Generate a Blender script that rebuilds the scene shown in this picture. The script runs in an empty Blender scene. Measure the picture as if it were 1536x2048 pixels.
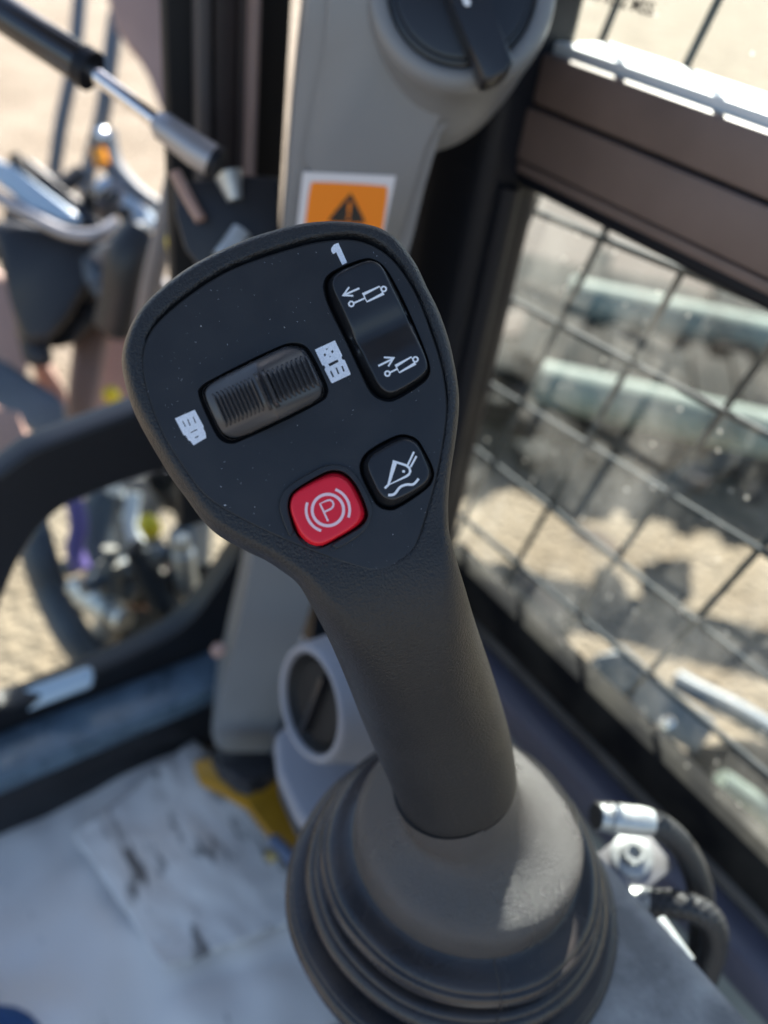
import bpy, bmesh, math, random
from mathutils import Vector, Matrix, noise
from mathutils.geometry import delaunay_2d_cdt
rnd = random.Random(7)
C = bpy.context.scene.collection
S = bpy.context.scene
PI = math.pi
# ---------------------------------------------------------------- camera
H0 = 1.65                                   # lens height above the ground outside
FPX, CX, CY = 1664.0, 768.0, 1024.0         # focal length and centre in photo pixels (1536 x 2048)
dn = Vector((-348, 2076, 1664)).normalized()
fw = Vector((-1643, -1739, 1664)); fw = (fw - dn * fw.dot(dn)).normalized()
up = -dn; rt = fw.cross(up)
def i2w(v): return Vector((rt.dot(v), fw.dot(v), up.dot(v)))
CAM = Vector((0, 0, H0))
cd = bpy.data.cameras.new('camera'); cam = bpy.data.objects.new('camera', cd); C.objects.link(cam)
ex, ey, ez = i2w(Vector((1, 0, 0))), i2w(Vector((0, -1, 0))), i2w(Vector((0, 0, -1)))
cam.matrix_world = Matrix(((ex.x, ey.x, ez.x, 0), (ex.y, ey.y, ez.y, 0), (ex.z, ey.z, ez.z, H0), (0, 0, 0, 1)))
cd.sensor_fit = 'VERTICAL'; cd.sensor_height = 36.0; cd.lens = 36.0 * FPX / 2048.0
cd.clip_start = 0.01; cd.clip_end = 600
cd.dof.use_dof = True; cd.dof.focus_distance = 0.199; cd.dof.aperture_fstop = cd.lens / 3.9
S.camera = cam
# ---------------------------------------------------------------- light
SUN = Vector((0.548, 0.532, 0.646)).normalized()
w = bpy.data.worlds.new('World'); S.world = w; w.use_nodes = True
nt = w.node_tree; bg = nt.nodes['Background']
sky = nt.nodes.new('ShaderNodeTexSky'); sky.sky_type = 'NISHITA'; sky.sun_disc = False
sky.sun_elevation = math.asin(SUN.z); sky.sun_rotation = math.atan2(SUN.x, SUN.y)
nt.links.new(sky.outputs[0], bg.inputs[0]); bg.inputs[1].default_value = 0.068
sl = bpy.data.lights.new('sun', 'SUN'); sl.energy = 5.0; sl.angle = math.radians(0.55); sl.color = (1, 0.95, 0.88)
so = bpy.data.objects.new('sun', sl); C.objects.link(so); so.rotation_euler = SUN.to_track_quat('Z', 'Y').to_euler()
so.location = (3, 3, 5)
S.view_settings.view_transform = 'Standard'; S.view_settings.look = 'None'
S.view_settings.exposure = 2.0; S.view_settings.gamma = 1
S.cycles.use_denoising = True
S.cycles.max_bounces = 8; S.cycles.transparent_max_bounces = 12; S.cycles.caustics_reflective = False; S.cycles.caustics_refractive = False
# ---------------------------------------------------------------- pixel to place helpers
def ray(px, py): return i2w(Vector(((px - CX) / FPX, (py - CY) / FPX, 1)))
def P(px, py, d): return CAM + ray(px, py) * d
def PL(px, py, p0, n):
    r = ray(px, py); return CAM + r * ((p0 - CAM).dot(n) / r.dot(n))
def XP(px, py, x): return PL(px, py, Vector((x, 0, 0)), Vector((1, 0, 0)))
def YP(px, py, y): return PL(px, py, Vector((0, y, 0)), Vector((0, 1, 0)))
def ZP(px, py, z): return PL(px, py, Vector((0, 0, H0 + z)), Vector((0, 0, 1)))
# ---------------------------------------------------------------- materials
def mat(name, col, rough=0.5, metal=0.0, bump=0.0, bscale=300, var=0.0, vscale=40, vcol=None, spec=0.5, coat=0.0, detail=3):
    m = bpy.data.materials.new(name); m.use_nodes = True
    n = m.node_tree.nodes; l = m.node_tree.links; b = n['Principled BSDF']
    b.inputs['Base Color'].default_value = (*col, 1); b.inputs['Roughness'].default_value = rough
    b.inputs['Metallic'].default_value = metal; b.inputs['Specular IOR Level'].default_value = spec
    b.inputs['Coat Weight'].default_value = coat
    tc = n.new('ShaderNodeTexCoord')
    if bump:
        t = n.new('ShaderNodeTexNoise'); t.inputs['Scale'].default_value = bscale; t.inputs['Detail'].default_value = detail
        bp = n.new('ShaderNodeBump'); bp.inputs['Strength'].default_value = bump; bp.inputs['Distance'].default_value = 0.0006
        l.new(tc.outputs['Object'], t.inputs['Vector']); l.new(t.outputs[0], bp.inputs['Height']); l.new(bp.outputs[0], b.inputs['Normal'])
    if var:
        t = n.new('ShaderNodeTexNoise'); t.inputs['Scale'].default_value = vscale; t.inputs['Detail'].default_value = 6
        cr = n.new('ShaderNodeValToRGB'); cr.color_ramp.elements[0].position = 0.38; cr.color_ramp.elements[1].position = 0.68
        vc = vcol or tuple(min(1, c * (1 + var)) for c in col)
        cr.color_ramp.elements[0].color = (*(c * (1 - (var if not vcol else 0)) for c in col), 1); cr.color_ramp.elements[1].color = (*vc, 1)
        l.new(tc.outputs['Object'], t.inputs['Vector']); l.new(t.outputs[0], cr.inputs[0]); l.new(cr.outputs[0], b.inputs['Base Color'])
        mr = n.new('ShaderNodeMapRange'); mr.inputs[3].default_value = max(0.02, rough - 0.13); mr.inputs[4].default_value = min(1, rough + 0.14)
        l.new(t.outputs[0], mr.inputs[0]); l.new(mr.outputs[0], b.inputs['Roughness'])
    return m
M = {}
M['grip'] = mat('soft_touch_black', (0.0112, 0.0114, 0.0132), 0.39, bump=0.7, bscale=1900, spec=0.5, var=0.12, vscale=60)
M['panel'] = mat('satin_black_panel', (0.0175, 0.0178, 0.0195), 0.42, bump=0.12, bscale=3000, var=0.15, vscale=90)
M['key'] = mat('smooth_black_key', (0.014, 0.015, 0.018), 0.34, bump=0.05, bscale=2500, var=0.12, vscale=120)
M['void'] = mat('black_gap', (0.004, 0.004, 0.005), 0.7)
M['red'] = mat('red_key', (0.78, 0.010, 0.030), 0.38, bump=0.03, bscale=2500)
M['wheel'] = mat('ribbed_wheel_black', (0.062, 0.059, 0.061), 0.25, bump=0.08, bscale=2500, var=0.1, vscale=100)
M['pink'] = mat('pale_print_on_red', (0.90, 0.62, 0.66), 0.5)
M['white'] = mat('white_print', (0.85, 0.85, 0.87), 0.5)
M['icon'] = mat('speckled_white_print', (0.86, 0.87, 0.92), 0.6, var=0.2, vscale=3500, vcol=(0.66, 0.68, 0.74))
M['boot'] = mat('matte_boot_cap', (0.052, 0.048, 0.049), 0.29, bump=1.2, bscale=2200, var=0.14, vscale=50, spec=0.9)
M['rubber'] = mat('rubber_bellows', (0.020, 0.021, 0.025), 0.27, bump=0.25, bscale=700, var=0.3, vscale=45, vcol=(0.046, 0.037, 0.034), spec=0.45)
M['greytrim'] = mat('grey_trim', (0.205, 0.207, 0.213), 0.38, bump=0.15, bscale=1200)
M['greyvent'] = mat('light_grey_trim', (0.27, 0.27, 0.30), 0.5, bump=0.15, bscale=1200)
M['black'] = mat('black_plastic', (0.012, 0.012, 0.015), 0.45, bump=0.1, bscale=900)
M['navy'] = mat('black_rubber_seal', (0.008, 0.009, 0.013), 0.5, spec=0.25)
M['brown'] = mat('brown_black_frame', (0.17, 0.122, 0.105), 0.5, bump=0.1, bscale=700, var=0.12, vscale=18)
M['chrome'] = mat('chrome', (0.75, 0.75, 0.78), 0.16, metal=1)
M['zinc'] = mat('zinc_plated', (0.55, 0.57, 0.57), 0.46, metal=0.75, var=0.1, vscale=200)
M['steelgrey'] = mat('dull_steel', (0.36, 0.35, 0.36), 0.4, metal=0.6)
M['dust'] = mat('dusty_console', (0.17, 0.165, 0.165), 0.5, bump=0.5, bscale=500, var=0.3, vscale=48, vcol=(0.40, 0.39, 0.38))
M['sill'] = mat('satin_sill', (0.12, 0.12, 0.16), 0.35, var=0.1, vscale=20)
M['lip'] = mat('tan_lip', (0.15, 0.13, 0.11), 0.6, var=0.2, vscale=40)
M['palewall'] = mat('pale_green_wall', (0.30, 0.33, 0.31), 0.5, var=0.1, vscale=20)
M['orange'] = mat('orange_print', (0.95, 0.25, 0.006), 0.45)
M['sticker'] = mat('white_sticker', (0.72, 0.70, 0.72), 0.4)
M['ink'] = mat('black_ink', (0.01, 0.01, 0.01), 0.5)
M['yellow'] = mat('machine_yellow', (0.52, 0.25, 0.012), 0.45, var=0.2, vscale=30)
M['denim'] = mat('blue_denim', (0.035, 0.11, 0.30), 0.9, bump=0.8, bscale=900, var=0.3, vscale=200)
M['tan'] = mat('tan_paint', (0.42, 0.26, 0.205), 0.5, var=0.12, vscale=8)
M['hose'] = mat('black_hose', (0.018, 0.018, 0.020), 0.45, bump=0.3, bscale=400)
M['slate'] = mat('slate_paint', (0.10, 0.12, 0.145), 0.5, var=0.2, vscale=10)
M['pale'] = mat('pale_green_steel', (0.11, 0.135, 0.12), 0.6, var=0.3, vscale=6, vcol=(0.26, 0.31, 0.27), spec=0.15)
M['lens'] = mat('glossy_pale_cover', (0.42, 0.52, 0.62), 0.12, coat=0.6)
M['purple'] = mat('purple_hose', (0.11, 0.08, 0.26), 0.5)
M['yelcap'] = mat('yellow_cap', (0.78, 0.58, 0.02), 0.4)
M['amber'] = mat('amber_lens', (0.80, 0.30, 0.02), 0.25)
M['track'] = mat('dirty_track_rubber', (0.055, 0.053, 0.050), 0.6, bump=0.8, bscale=30, var=0.4, vscale=9, vcol=(0.14, 0.12, 0.10))
M['blue'] = mat('blue_tube', (0.10, 0.14, 0.24), 0.4)
M['redtube'] = mat('red_tube', (0.6, 0.05, 0.05), 0.4)
M['brass'] = mat('brass', (0.35, 0.28, 0.14), 0.55, metal=1)
M['wire'] = mat('galvanised_dark_wire', (0.045, 0.052, 0.058), 0.6, spec=0.2)
M['darkdeck'] = mat('oily_dark_steel', (0.010, 0.0115, 0.011), 0.85, var=0.5, vscale=5, vcol=(0.045, 0.040, 0.035), spec=0.12)
M['dark_ground'] = mat('dark_brown_ground', (0.085, 0.066, 0.054), 0.95, bump=0.6, bscale=60, var=0.2, vscale=3)  # dark ground tone; also paints the shade on the ground round the pipes
M['castgrey'] = mat('dusty_cast_grey', (0.16, 0.155, 0.145), 0.7, var=0.35, vscale=9, vcol=(0.30, 0.28, 0.25))
M['dialblack'] = mat('satin_dial_black', (0.016, 0.0165, 0.02), 0.28, bump=0.06, bscale=1500)
M['deadblack'] = mat('dusty_black_rubber', (0.014, 0.014, 0.015), 0.95, spec=0.05, var=0.5, vscale=30, vcol=(0.04, 0.038, 0.034))
M['alu'] = mat('pale_rail', (0.78, 0.80, 0.80), 0.4)
def dirty_sheet(nm, lo, hi):
    m = mat(nm, (0.60, 0.59, 0.59), 0.55)
    n = m.node_tree.nodes; l = m.node_tree.links; b = n['Principled BSDF']; tc = n.new('ShaderNodeTexCoord')
    t = n.new('ShaderNodeTexNoise'); t.inputs['Scale'].default_value = 17; t.inputs['Detail'].default_value = 8; t.inputs['Roughness'].default_value = 0.62
    cr = n.new('ShaderNodeValToRGB'); e = cr.color_ramp.elements
    e[0].position = lo; e[0].color = (0.15, 0.13, 0.12, 1); e[1].position = hi; e[1].color = (0.88, 0.82, 0.76, 1)
    mp = n.new('ShaderNodeMapping'); mp.inputs['Scale'].default_value = (2.2, 0.8, 1); mp.inputs['Rotation'].default_value = (0, 0, 0.5)
    l.new(tc.outputs['Object'], mp.inputs[0]); l.new(mp.outputs[0], t.inputs['Vector']); l.new(t.outputs[0], cr.inputs[0]); l.new(cr.outputs[0], b.inputs['Base Color'])
    return m
M['sheet'] = dirty_sheet('dirty_white_sheet', 0.30, 0.385); M['sheet2'] = dirty_sheet('smeared_white_sheet', 0.38, 0.455)
def ground_mat():
    m = mat('sandy_ground', (0.4, 0.33, 0.24), 0.95)
    n = m.node_tree.nodes; l = m.node_tree.links; b = n['Principled BSDF']; tc = n.new('ShaderNodeTexCoord')
    t = n.new('ShaderNodeTexNoise'); t.inputs['Scale'].default_value = 2.2; t.inputs['Detail'].default_value = 10; t.inputs['Roughness'].default_value = 0.65
    v = n.new('ShaderNodeTexVoronoi'); v.inputs['Scale'].default_value = 38
    cr = n.new('ShaderNodeValToRGB'); e = cr.color_ramp.elements
    e[0].position = 0.3; e[0].color = (0.165, 0.122, 0.078, 1); e[1].position = 0.7; e[1].color = (0.30, 0.245, 0.18, 1)
    mx = n.new('ShaderNodeMix'); mx.data_type = 'RGBA'; mx.blend_type = 'MULTIPLY'; mx.inputs[0].default_value = 0.35
    l.new(tc.outputs['Object'], t.inputs['Vector']); l.new(tc.outputs['Object'], v.inputs['Vector'])
    l.new(t.outputs[0], cr.inputs[0]); l.new(cr.outputs[0], mx.inputs[6]); bw = n.new('ShaderNodeRGBToBW'); l.new(v.outputs['Color'], bw.inputs[0]); l.new(bw.outputs[0], mx.inputs[7]); l.new(mx.outputs[2], b.inputs['Base Color'])
    bp = n.new('ShaderNodeBump'); bp.inputs['Strength'].default_value = 0.9; bp.inputs['Distance'].default_value = 0.02
    l.new(v.outputs['Distance'], bp.inputs['Height']); l.new(bp.outputs[0], b.inputs['Normal'])
    return m
M['ground'] = ground_mat()
def glass_mat(name, dust):
    m = bpy.data.materials.new(name); m.use_nodes = True; n = m.node_tree.nodes; l = m.node_tree.links
    n.clear(); out = n.new('ShaderNodeOutputMaterial')
    tr = n.new('ShaderNodeBsdfTransparent'); tr.inputs[0].default_value = (0.93, 0.96, 0.94, 1)
    gl = n.new('ShaderNodeBsdfGlossy'); gl.inputs['Roughness'].default_value = 0.02
    fr = n.new('ShaderNodeFresnel'); fr.inputs[0].default_value = 1.45
    ge = n.new('ShaderNodeNewGeometry'); sb = n.new('ShaderNodeMath'); sb.operation = 'SUBTRACT'; sb.use_clamp = True
    l.new(fr.outputs[0], sb.inputs[0]); l.new(ge.outputs['Backfacing'], sb.inputs[1])      # reflect at the outer face only
    m1 = n.new('ShaderNodeMixShader'); l.new(sb.outputs[0], m1.inputs[0]); l.new(tr.outputs[0], m1.inputs[1]); l.new(gl.outputs[0], m1.inputs[2])
    if not dust:
        l.new(m1.outputs[0], out.inputs[0]); return m
    tc = n.new('ShaderNodeTexCoord')
    t = n.new('ShaderNodeTexNoise'); t.inputs['Scale'].default_value = 22; t.inputs['Detail'].default_value = 7; t.inputs['Roughness'].default_value = 0.6
    mp = n.new('ShaderNodeMapping'); mp.inputs['Scale'].default_value = (1, 1, 0.6)
    v = n.new('ShaderNodeTexVoronoi'); v.inputs['Scale'].default_value = 95; v.inputs['Randomness'].default_value = 1
    l.new(tc.outputs['Object'], mp.inputs[0]); l.new(mp.outputs[0], t.inputs['Vector']); l.new(tc.outputs['Object'], v.inputs['Vector'])
    r1 = n.new('ShaderNodeMapRange'); r1.inputs[1].default_value = 0.44; r1.inputs[2].default_value = 0.80; r1.inputs[3].default_value = dust * 0.12; r1.inputs[4].default_value = dust * 3.6
    l.new(t.outputs[0], r1.inputs[0])
    r2 = n.new('ShaderNodeMapRange'); r2.inputs[1].default_value = 0.05; r2.inputs[2].default_value = 0.12; r2.inputs[3].default_value = 0.5; r2.inputs[4].default_value = 0.0
    l.new(v.outputs['Distance'], r2.inputs[0])
    ad = n.new('ShaderNodeMath'); ad.operation = 'ADD'; ad.use_clamp = True; l.new(r1.outputs[0], ad.inputs[0]); l.new(r2.outputs[0], ad.inputs[1])
    s2 = n.new('ShaderNodeMath'); s2.operation = 'SUBTRACT'; s2.use_clamp = True; l.new(ad.outputs[0], s2.inputs[0]); l.new(ge.outputs['Backfacing'], s2.inputs[1]); ad = s2
    df = n.new('ShaderNodeBsdfDiffuse'); df.inputs[0].default_value = (0.7, 0.68, 0.62, 1)
    tl = n.new('ShaderNodeBsdfTranslucent'); tl.inputs[0].default_value = (0.7, 0.68, 0.62, 1)
    md = n.new('ShaderNodeMixShader'); md.inputs[0].default_value = 0.6; l.new(df.outputs[0], md.inputs[1]); l.new(tl.outputs[0], md.inputs[2])
    m2 = n.new('ShaderNodeMixShader'); l.new(ad.outputs[0], m2.inputs[0]); l.new(m1.outputs[0], m2.inputs[1]); l.new(md.outputs[0], m2.inputs[2])
    l.new(m2.outputs[0], out.inputs[0]); return m
M['glass'] = glass_mat('dusty_glass', 0.06)
M['glass_clean'] = glass_mat('clear_glass', 0.015)
# ---------------------------------------------------------------- objects
ORG = {}
def tag(o, label=None, cat=None, group=None, kind=None):
    if label: o['label'] = label
    if cat: o['category'] = cat
    if group: o['group'] = group
    if kind: o['kind'] = kind
    return o
def thing(name, label, cat, loc, group=None):
    o = bpy.data.objects.new(name, None); C.objects.link(o); o.location = loc; o.empty_display_size = 0.01
    ORG[o.name] = Vector(loc); return tag(o, label, cat, group)
def mk(name, verts, faces, m, parent=None, smooth=True, auto=None, org=None):
    L = ORG[parent.name] if parent else (org if org is not None else sum((Vector(v) for v in verts), Vector()) / len(verts))
    me = bpy.data.meshes.new(name); me.from_pydata([Vector(v) - L for v in verts], [], faces); me.update()
    return mkme(name, me, m, parent, L, smooth, auto)
def mkme(name, me, m, parent, L, smooth=True, auto=None):
    bm = bmesh.new(); bm.from_mesh(me); bmesh.ops.recalc_face_normals(bm, faces=bm.faces); bm.to_mesh(me); bm.free()
    me.materials.append(M[m] if isinstance(m, str) else m)
    o = bpy.data.objects.new(name, me); C.objects.link(o)
    if parent: o.parent = parent
    else: o.location = L
    ORG[o.name] = L
    for p in me.polygons: p.use_smooth = smooth
    if smooth and auto is not None: me.set_sharp_from_angle(angle=math.radians(auto))
    return o
def frombm(name, bm, m, parent=None, smooth=True, auto=35, org=None):
    vs = [v.co.copy() for v in bm.verts]; bm.verts.index_update()
    fs = [[v.index for v in f.verts] for f in bm.faces]; bm.free()
    return mk(name, vs, fs, m, parent, smooth, auto, org)
def prism_bm(bm, pts, vec, bevel=0.0, seg=2):
    a = [bm.verts.new(p) for p in pts]; b = [bm.verts.new(Vector(p) + vec) for p in pts]
    n = len(pts); fs = [bm.faces.new(a), bm.faces.new(b[::-1])]
    for i in range(n): fs.append(bm.faces.new((a[i], b[i], b[(i + 1) % n], a[(i + 1) % n])))
    if bevel:
        es = list({e for f in fs for e in f.edges})
        bmesh.ops.bevel(bm, geom=es, offset=bevel, segments=seg, affect='EDGES', profile=0.5, clamp_overlap=True)
def prism(name, pts, vec, m, parent=None, bevel=0.0, seg=2, auto=35):
    bm = bmesh.new(); prism_bm(bm, [Vector(p) for p in pts], Vector(vec), bevel, seg); return frombm(name, bm, m, parent, True, auto)
def box(name, lo, hi, m, parent=None, bevel=0.0, seg=2):
    x0, y0, z0 = lo; x1, y1, z1 = hi
    return prism(name, [(x0, y0, z0), (x1, y0, z0), (x1, y1, z0), (x0, y1, z0)], (0, 0, z1 - z0), m, parent, bevel, seg)
def frame_for(d):
    d = d.normalized(); a = Vector((0, 0, 1)) if abs(d.z) < 0.9 else Vector((1, 0, 0))
    u = d.cross(a).normalized(); return u, d.cross(u).normalized()
def catmull(pts, k=8):
    pts = [Vector(p) for p in pts]; out = []
    for i in range(len(pts) - 1):
        p0, p1, p2, p3 = pts[max(0, i - 1)], pts[i], pts[i + 1], pts[min(len(pts) - 1, i + 2)]
        for j in range(k):
            t = j / k
            out.append(0.5 * ((2 * p1) + (p2 - p0) * t + (2 * p0 - 5 * p1 + 4 * p2 - p3) * t * t + (3 * p1 - p0 - 3 * p2 + p3) * t ** 3))
    out.append(pts[-1]); return out
def tube(name, pts, r, m, parent=None, seg=16, smoothk=0, caps=True):
    if smoothk: pts = catmull(pts, smoothk)
    pts = [Vector(p) for p in pts]; n = len(pts); vs = []; fs = []
    u = None
    for i, p in enumerate(pts):
        d = (pts[min(n - 1, i + 1)] - pts[max(0, i - 1)]).normalized()
        if u is None: u, v = frame_for(d)
        else: u = (u - d * u.dot(d)).normalized()
        v = d.cross(u); rr = r(i / (n - 1)) if callable(r) else r
        vs += [p + (u * math.cos(2 * PI * k / seg) + v * math.sin(2 * PI * k / seg)) * rr for k in range(seg)]
    for i in range(n - 1):
        for k in range(seg):
            a = i * seg + k; b = i * seg + (k + 1) % seg; fs.append((a, b, b + seg, a + seg))
    if caps: fs.append(tuple(range(seg))[::-1]); fs.append(tuple(range((n - 1) * seg, n * seg)))
    return mk(name, vs, fs, m, parent, True, 50)
def lathe(name, prof, cen, m, parent=None, seg=72, axis=Vector((0, 0, 1)), lean=None, auto=60, close=False, spin=None):
    # prof: (radius, height) pairs along axis; lean(h) adds a sideways shift
    u, v = frame_for(axis); vs = []; fs = []; n = len(prof)
    for r, h in prof:
        c = cen + axis * h + (lean(h) if lean else Vector())
        for k in range(seg):
            a = 2 * PI * k / seg; vs.append(c + (u * math.cos(a) + v * math.sin(a)) * r)
    for i in range(n - 1 if not close else n):
        for k in range(seg):
            a = i * seg + k; b = i * seg + (k + 1) % seg; j = ((i + 1) % n) * seg
            fs.append((a, b, j + (k + 1) % seg, j + k))
    return mk(name, vs, fs, m, parent, True, auto)
def chaikin(pts, it=2):
    pts = [Vector((p[0], p[1])) for p in pts]
    for _ in range(it):
        q = []
        for i, a in enumerate(pts):
            b = pts[(i + 1) % len(pts)]; q += [a * 0.75 + b * 0.25, a * 0.25 + b * 0.75]
        pts = q
    return pts
def resample(pts, n):
    L = [0]; m = len(pts)
    for i in range(m): L.append(L[-1] + (pts[(i + 1) % m] - pts[i]).length)
    out = []; j = 0
    for k in range(n):
        t = L[-1] * k / n
        while L[j + 1] < t: j += 1
        s = (t - L[j]) / max(1e-9, L[j + 1] - L[j]); out.append(pts[j].lerp(pts[(j + 1) % m], s))
    return out
def by_angle(pts, c, n):
    # radial resampling of a star-shaped closed outline about c
    out = []; m = len(pts)
    for k in range(n):
        a = 2 * PI * k / n; d = Vector((math.cos(a), math.sin(a))); best = 0
        for i in range(m):
            p, q = pts[i] - c, pts[(i + 1) % m] - c; e = q - p; den = d.x * e.y - d.y * e.x
            if abs(den) < 1e-9: continue
            t = (p.x * e.y - p.y * e.x) / den; s = (p.x * d.y - p.y * d.x) / den
            if t > 0 and -1e-6 <= s <= 1 + 1e-6 and t > best: best = t
        out.append(c + d * best)
    return out

# ================================================================= GROUND
g = mk('ground', [(-150, -60, 0), (150, -60, 0), (150, 240, 0), (-150, 240, 0)], [(0, 1, 2, 3)], 'ground', org=Vector((0, 0, 0)))
tag(g, 'pale sandy gravel ground outside the cab windows', None, None, 'structure')

# ================================================================= JOYSTICK
F0 = P(590, 780, 0.185)
NF = -(i2w(Vector((0.906 * 0.17, -0.42 * 0.17 - 0.02, -1)).normalized())); NF = -NF     # face normal, towards the viewer
def FP(px, py, h=0.0): return PL(px, py, F0 + NF * h, NF)
DOME = P(938, 1660, 0.285)
SH_TOP, SH_BOT = P(745, 1100, 0.197), P(912, 1610, 0.270)
SHAX = (SH_TOP - SH_BOT).normalized()
joy = thing('joystick', 'black excavator joystick with red parking button and ribbed thumb wheel standing on a rubber boot', 'joystick', DOME + Vector((0.006, 0, -0.05)))
left = [(640,455.5),(620,457),(583,463),(545.5,473),(512,483),(480,495),(428,518.5),(376,547),(324,586),(285,625),(259,669.6),(247,711),(246.5,742.5),(253,776),(264,813),(278,845),(295,877),(340,952),(375,1000),(400,1035),(428,1064),(462,1086),(500,1106),(530,1120),(558,1138),(596,1168),(625,1217),(658,1278.6),(690,1350),(723,1431.6),(755,1506),(788,1578),(804,1614),(828,1668)]
right = [(641,455.5),(660,454.5),(700,456.5),(730,461),(757,469),(786,486),(805.5,507),(831,544),(850.5,585),(872,628),(889.5,675),(901,718),(911,772.5),(914,811.5),(911,857),(904,907),(896,961),(892.5,1011),(894,1060),(902,1093),(911.6,1125),(928,1175),(944,1226),(963.6,1284),(983,1342),(1002.7,1406),(1019,1467),(1030,1536),(1038,1600)]
def open_smooth(pts, k=10): return [Vector((p.x, p.y)) for p in catmull([Vector((a, b, 0)) for a, b in pts], k)]
Ls, Rs = open_smooth(left), open_smooth(right)
bdir = Vector((0.292, 0.956)); adir = Vector((0.956, -0.292)); O2 = Vector((912, 1610))
def at_s(poly, s):
    # first crossing of the station line
    for i in range(len(poly) - 1):
        s0 = (poly[i] - O2).dot(bdir); s1 = (poly[i + 1] - O2).dot(bdir)
        if (s0 - s) * (s1 - s) <= 0 and s0 != s1: return poly[i].lerp(poly[i + 1], (s - s0) / (s1 - s0))
    return poly[0] if abs((poly[0] - O2).dot(bdir) - s) < abs((poly[-1] - O2).dot(bdir) - s) else poly[-1]
s_top = min(min((p - O2).dot(bdir) for p in Ls), min((p - O2).dot(bdir) for p in Rs))
iL = min(range(len(Ls)), key=lambda i: (Ls[i] - O2).dot(bdir)); iR = min(range(len(Rs)), key=lambda i: (Rs[i] - O2).dot(bdir))
if (Ls[iL] - O2).dot(bdir) < (Rs[iR] - O2).dot(bdir): Rs = Ls[:iL + 1][::-1] + Rs; Ls = Ls[iL:]
else: Ls = Rs[:iR + 1][::-1] + Ls; Rs = Rs[iR:]
outline = Ls[::-1] + Rs
def seg_dist(p, a, b):
    e = b - a; t = max(0, min(1, (p - a).dot(e) / max(1e-9, e.length_squared))); return (p - a - e * t).length
coarse = outline[::2]
def edist(p): return min(seg_dist(p, coarse[i], coarse[i + 1]) for i in range(len(coarse) - 1))
def sstep(a, b, x):
    t = max(0, min(1, (x - a) / (b - a))); return t * t * (3 - 2 * t)
panel_pts = [(620,488.6),(519.5,518.5),(454,544.6),(402,576),(350,615),(311,651),(293,682),(285,716),(288,755),(298,794.6),(312,835),(328,872),(352,912),(380,952),(402,983),(430,1006),(470,1030),(540,1065),(597,1090),(676,1120),(716,1133),(748,1141),(776,1136),(804,1119),(824.5,1102),(836,1080),(847,1043),(864,986),(876.5,931.6),(886,878),(892,830),(891,785),(880,724),(860,665),(841,612),(815,561.6),(786,522.5),(757,499),(727,486),(698,480.5),(659,483)]
panel_o = resample(chaikin(panel_pts, 2), 150)
def inside(p, poly):
    c = False; j = len(poly) - 1
    for i in range(len(poly)):
        if (poly[i].y > p.y) != (poly[j].y > p.y) and p.x < (poly[j].x - poly[i].x) * (p.y - poly[i].y) / (poly[j].y - poly[i].y) + poly[i].x: c = not c
        j = i
    return c
pan_c = panel_o[::3]
def pdist(p):
    d = min(seg_dist(p, pan_c[i], pan_c[(i + 1) % len(pan_c)]) for i in range(len(pan_c))); return d if inside(p, pan_c) else -d
TF, TB = 0.0075, 0.0185
SEAM = SH_BOT + SHAX * 0.0135 + i2w(Vector((0.956, -0.292, 0))) * 0.0012
def PX(p):
    q = cam.matrix_world.inverted() @ p; return Vector((CX + FPX * q.x / -q.z, CY + FPX * q.y / q.z))
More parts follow.
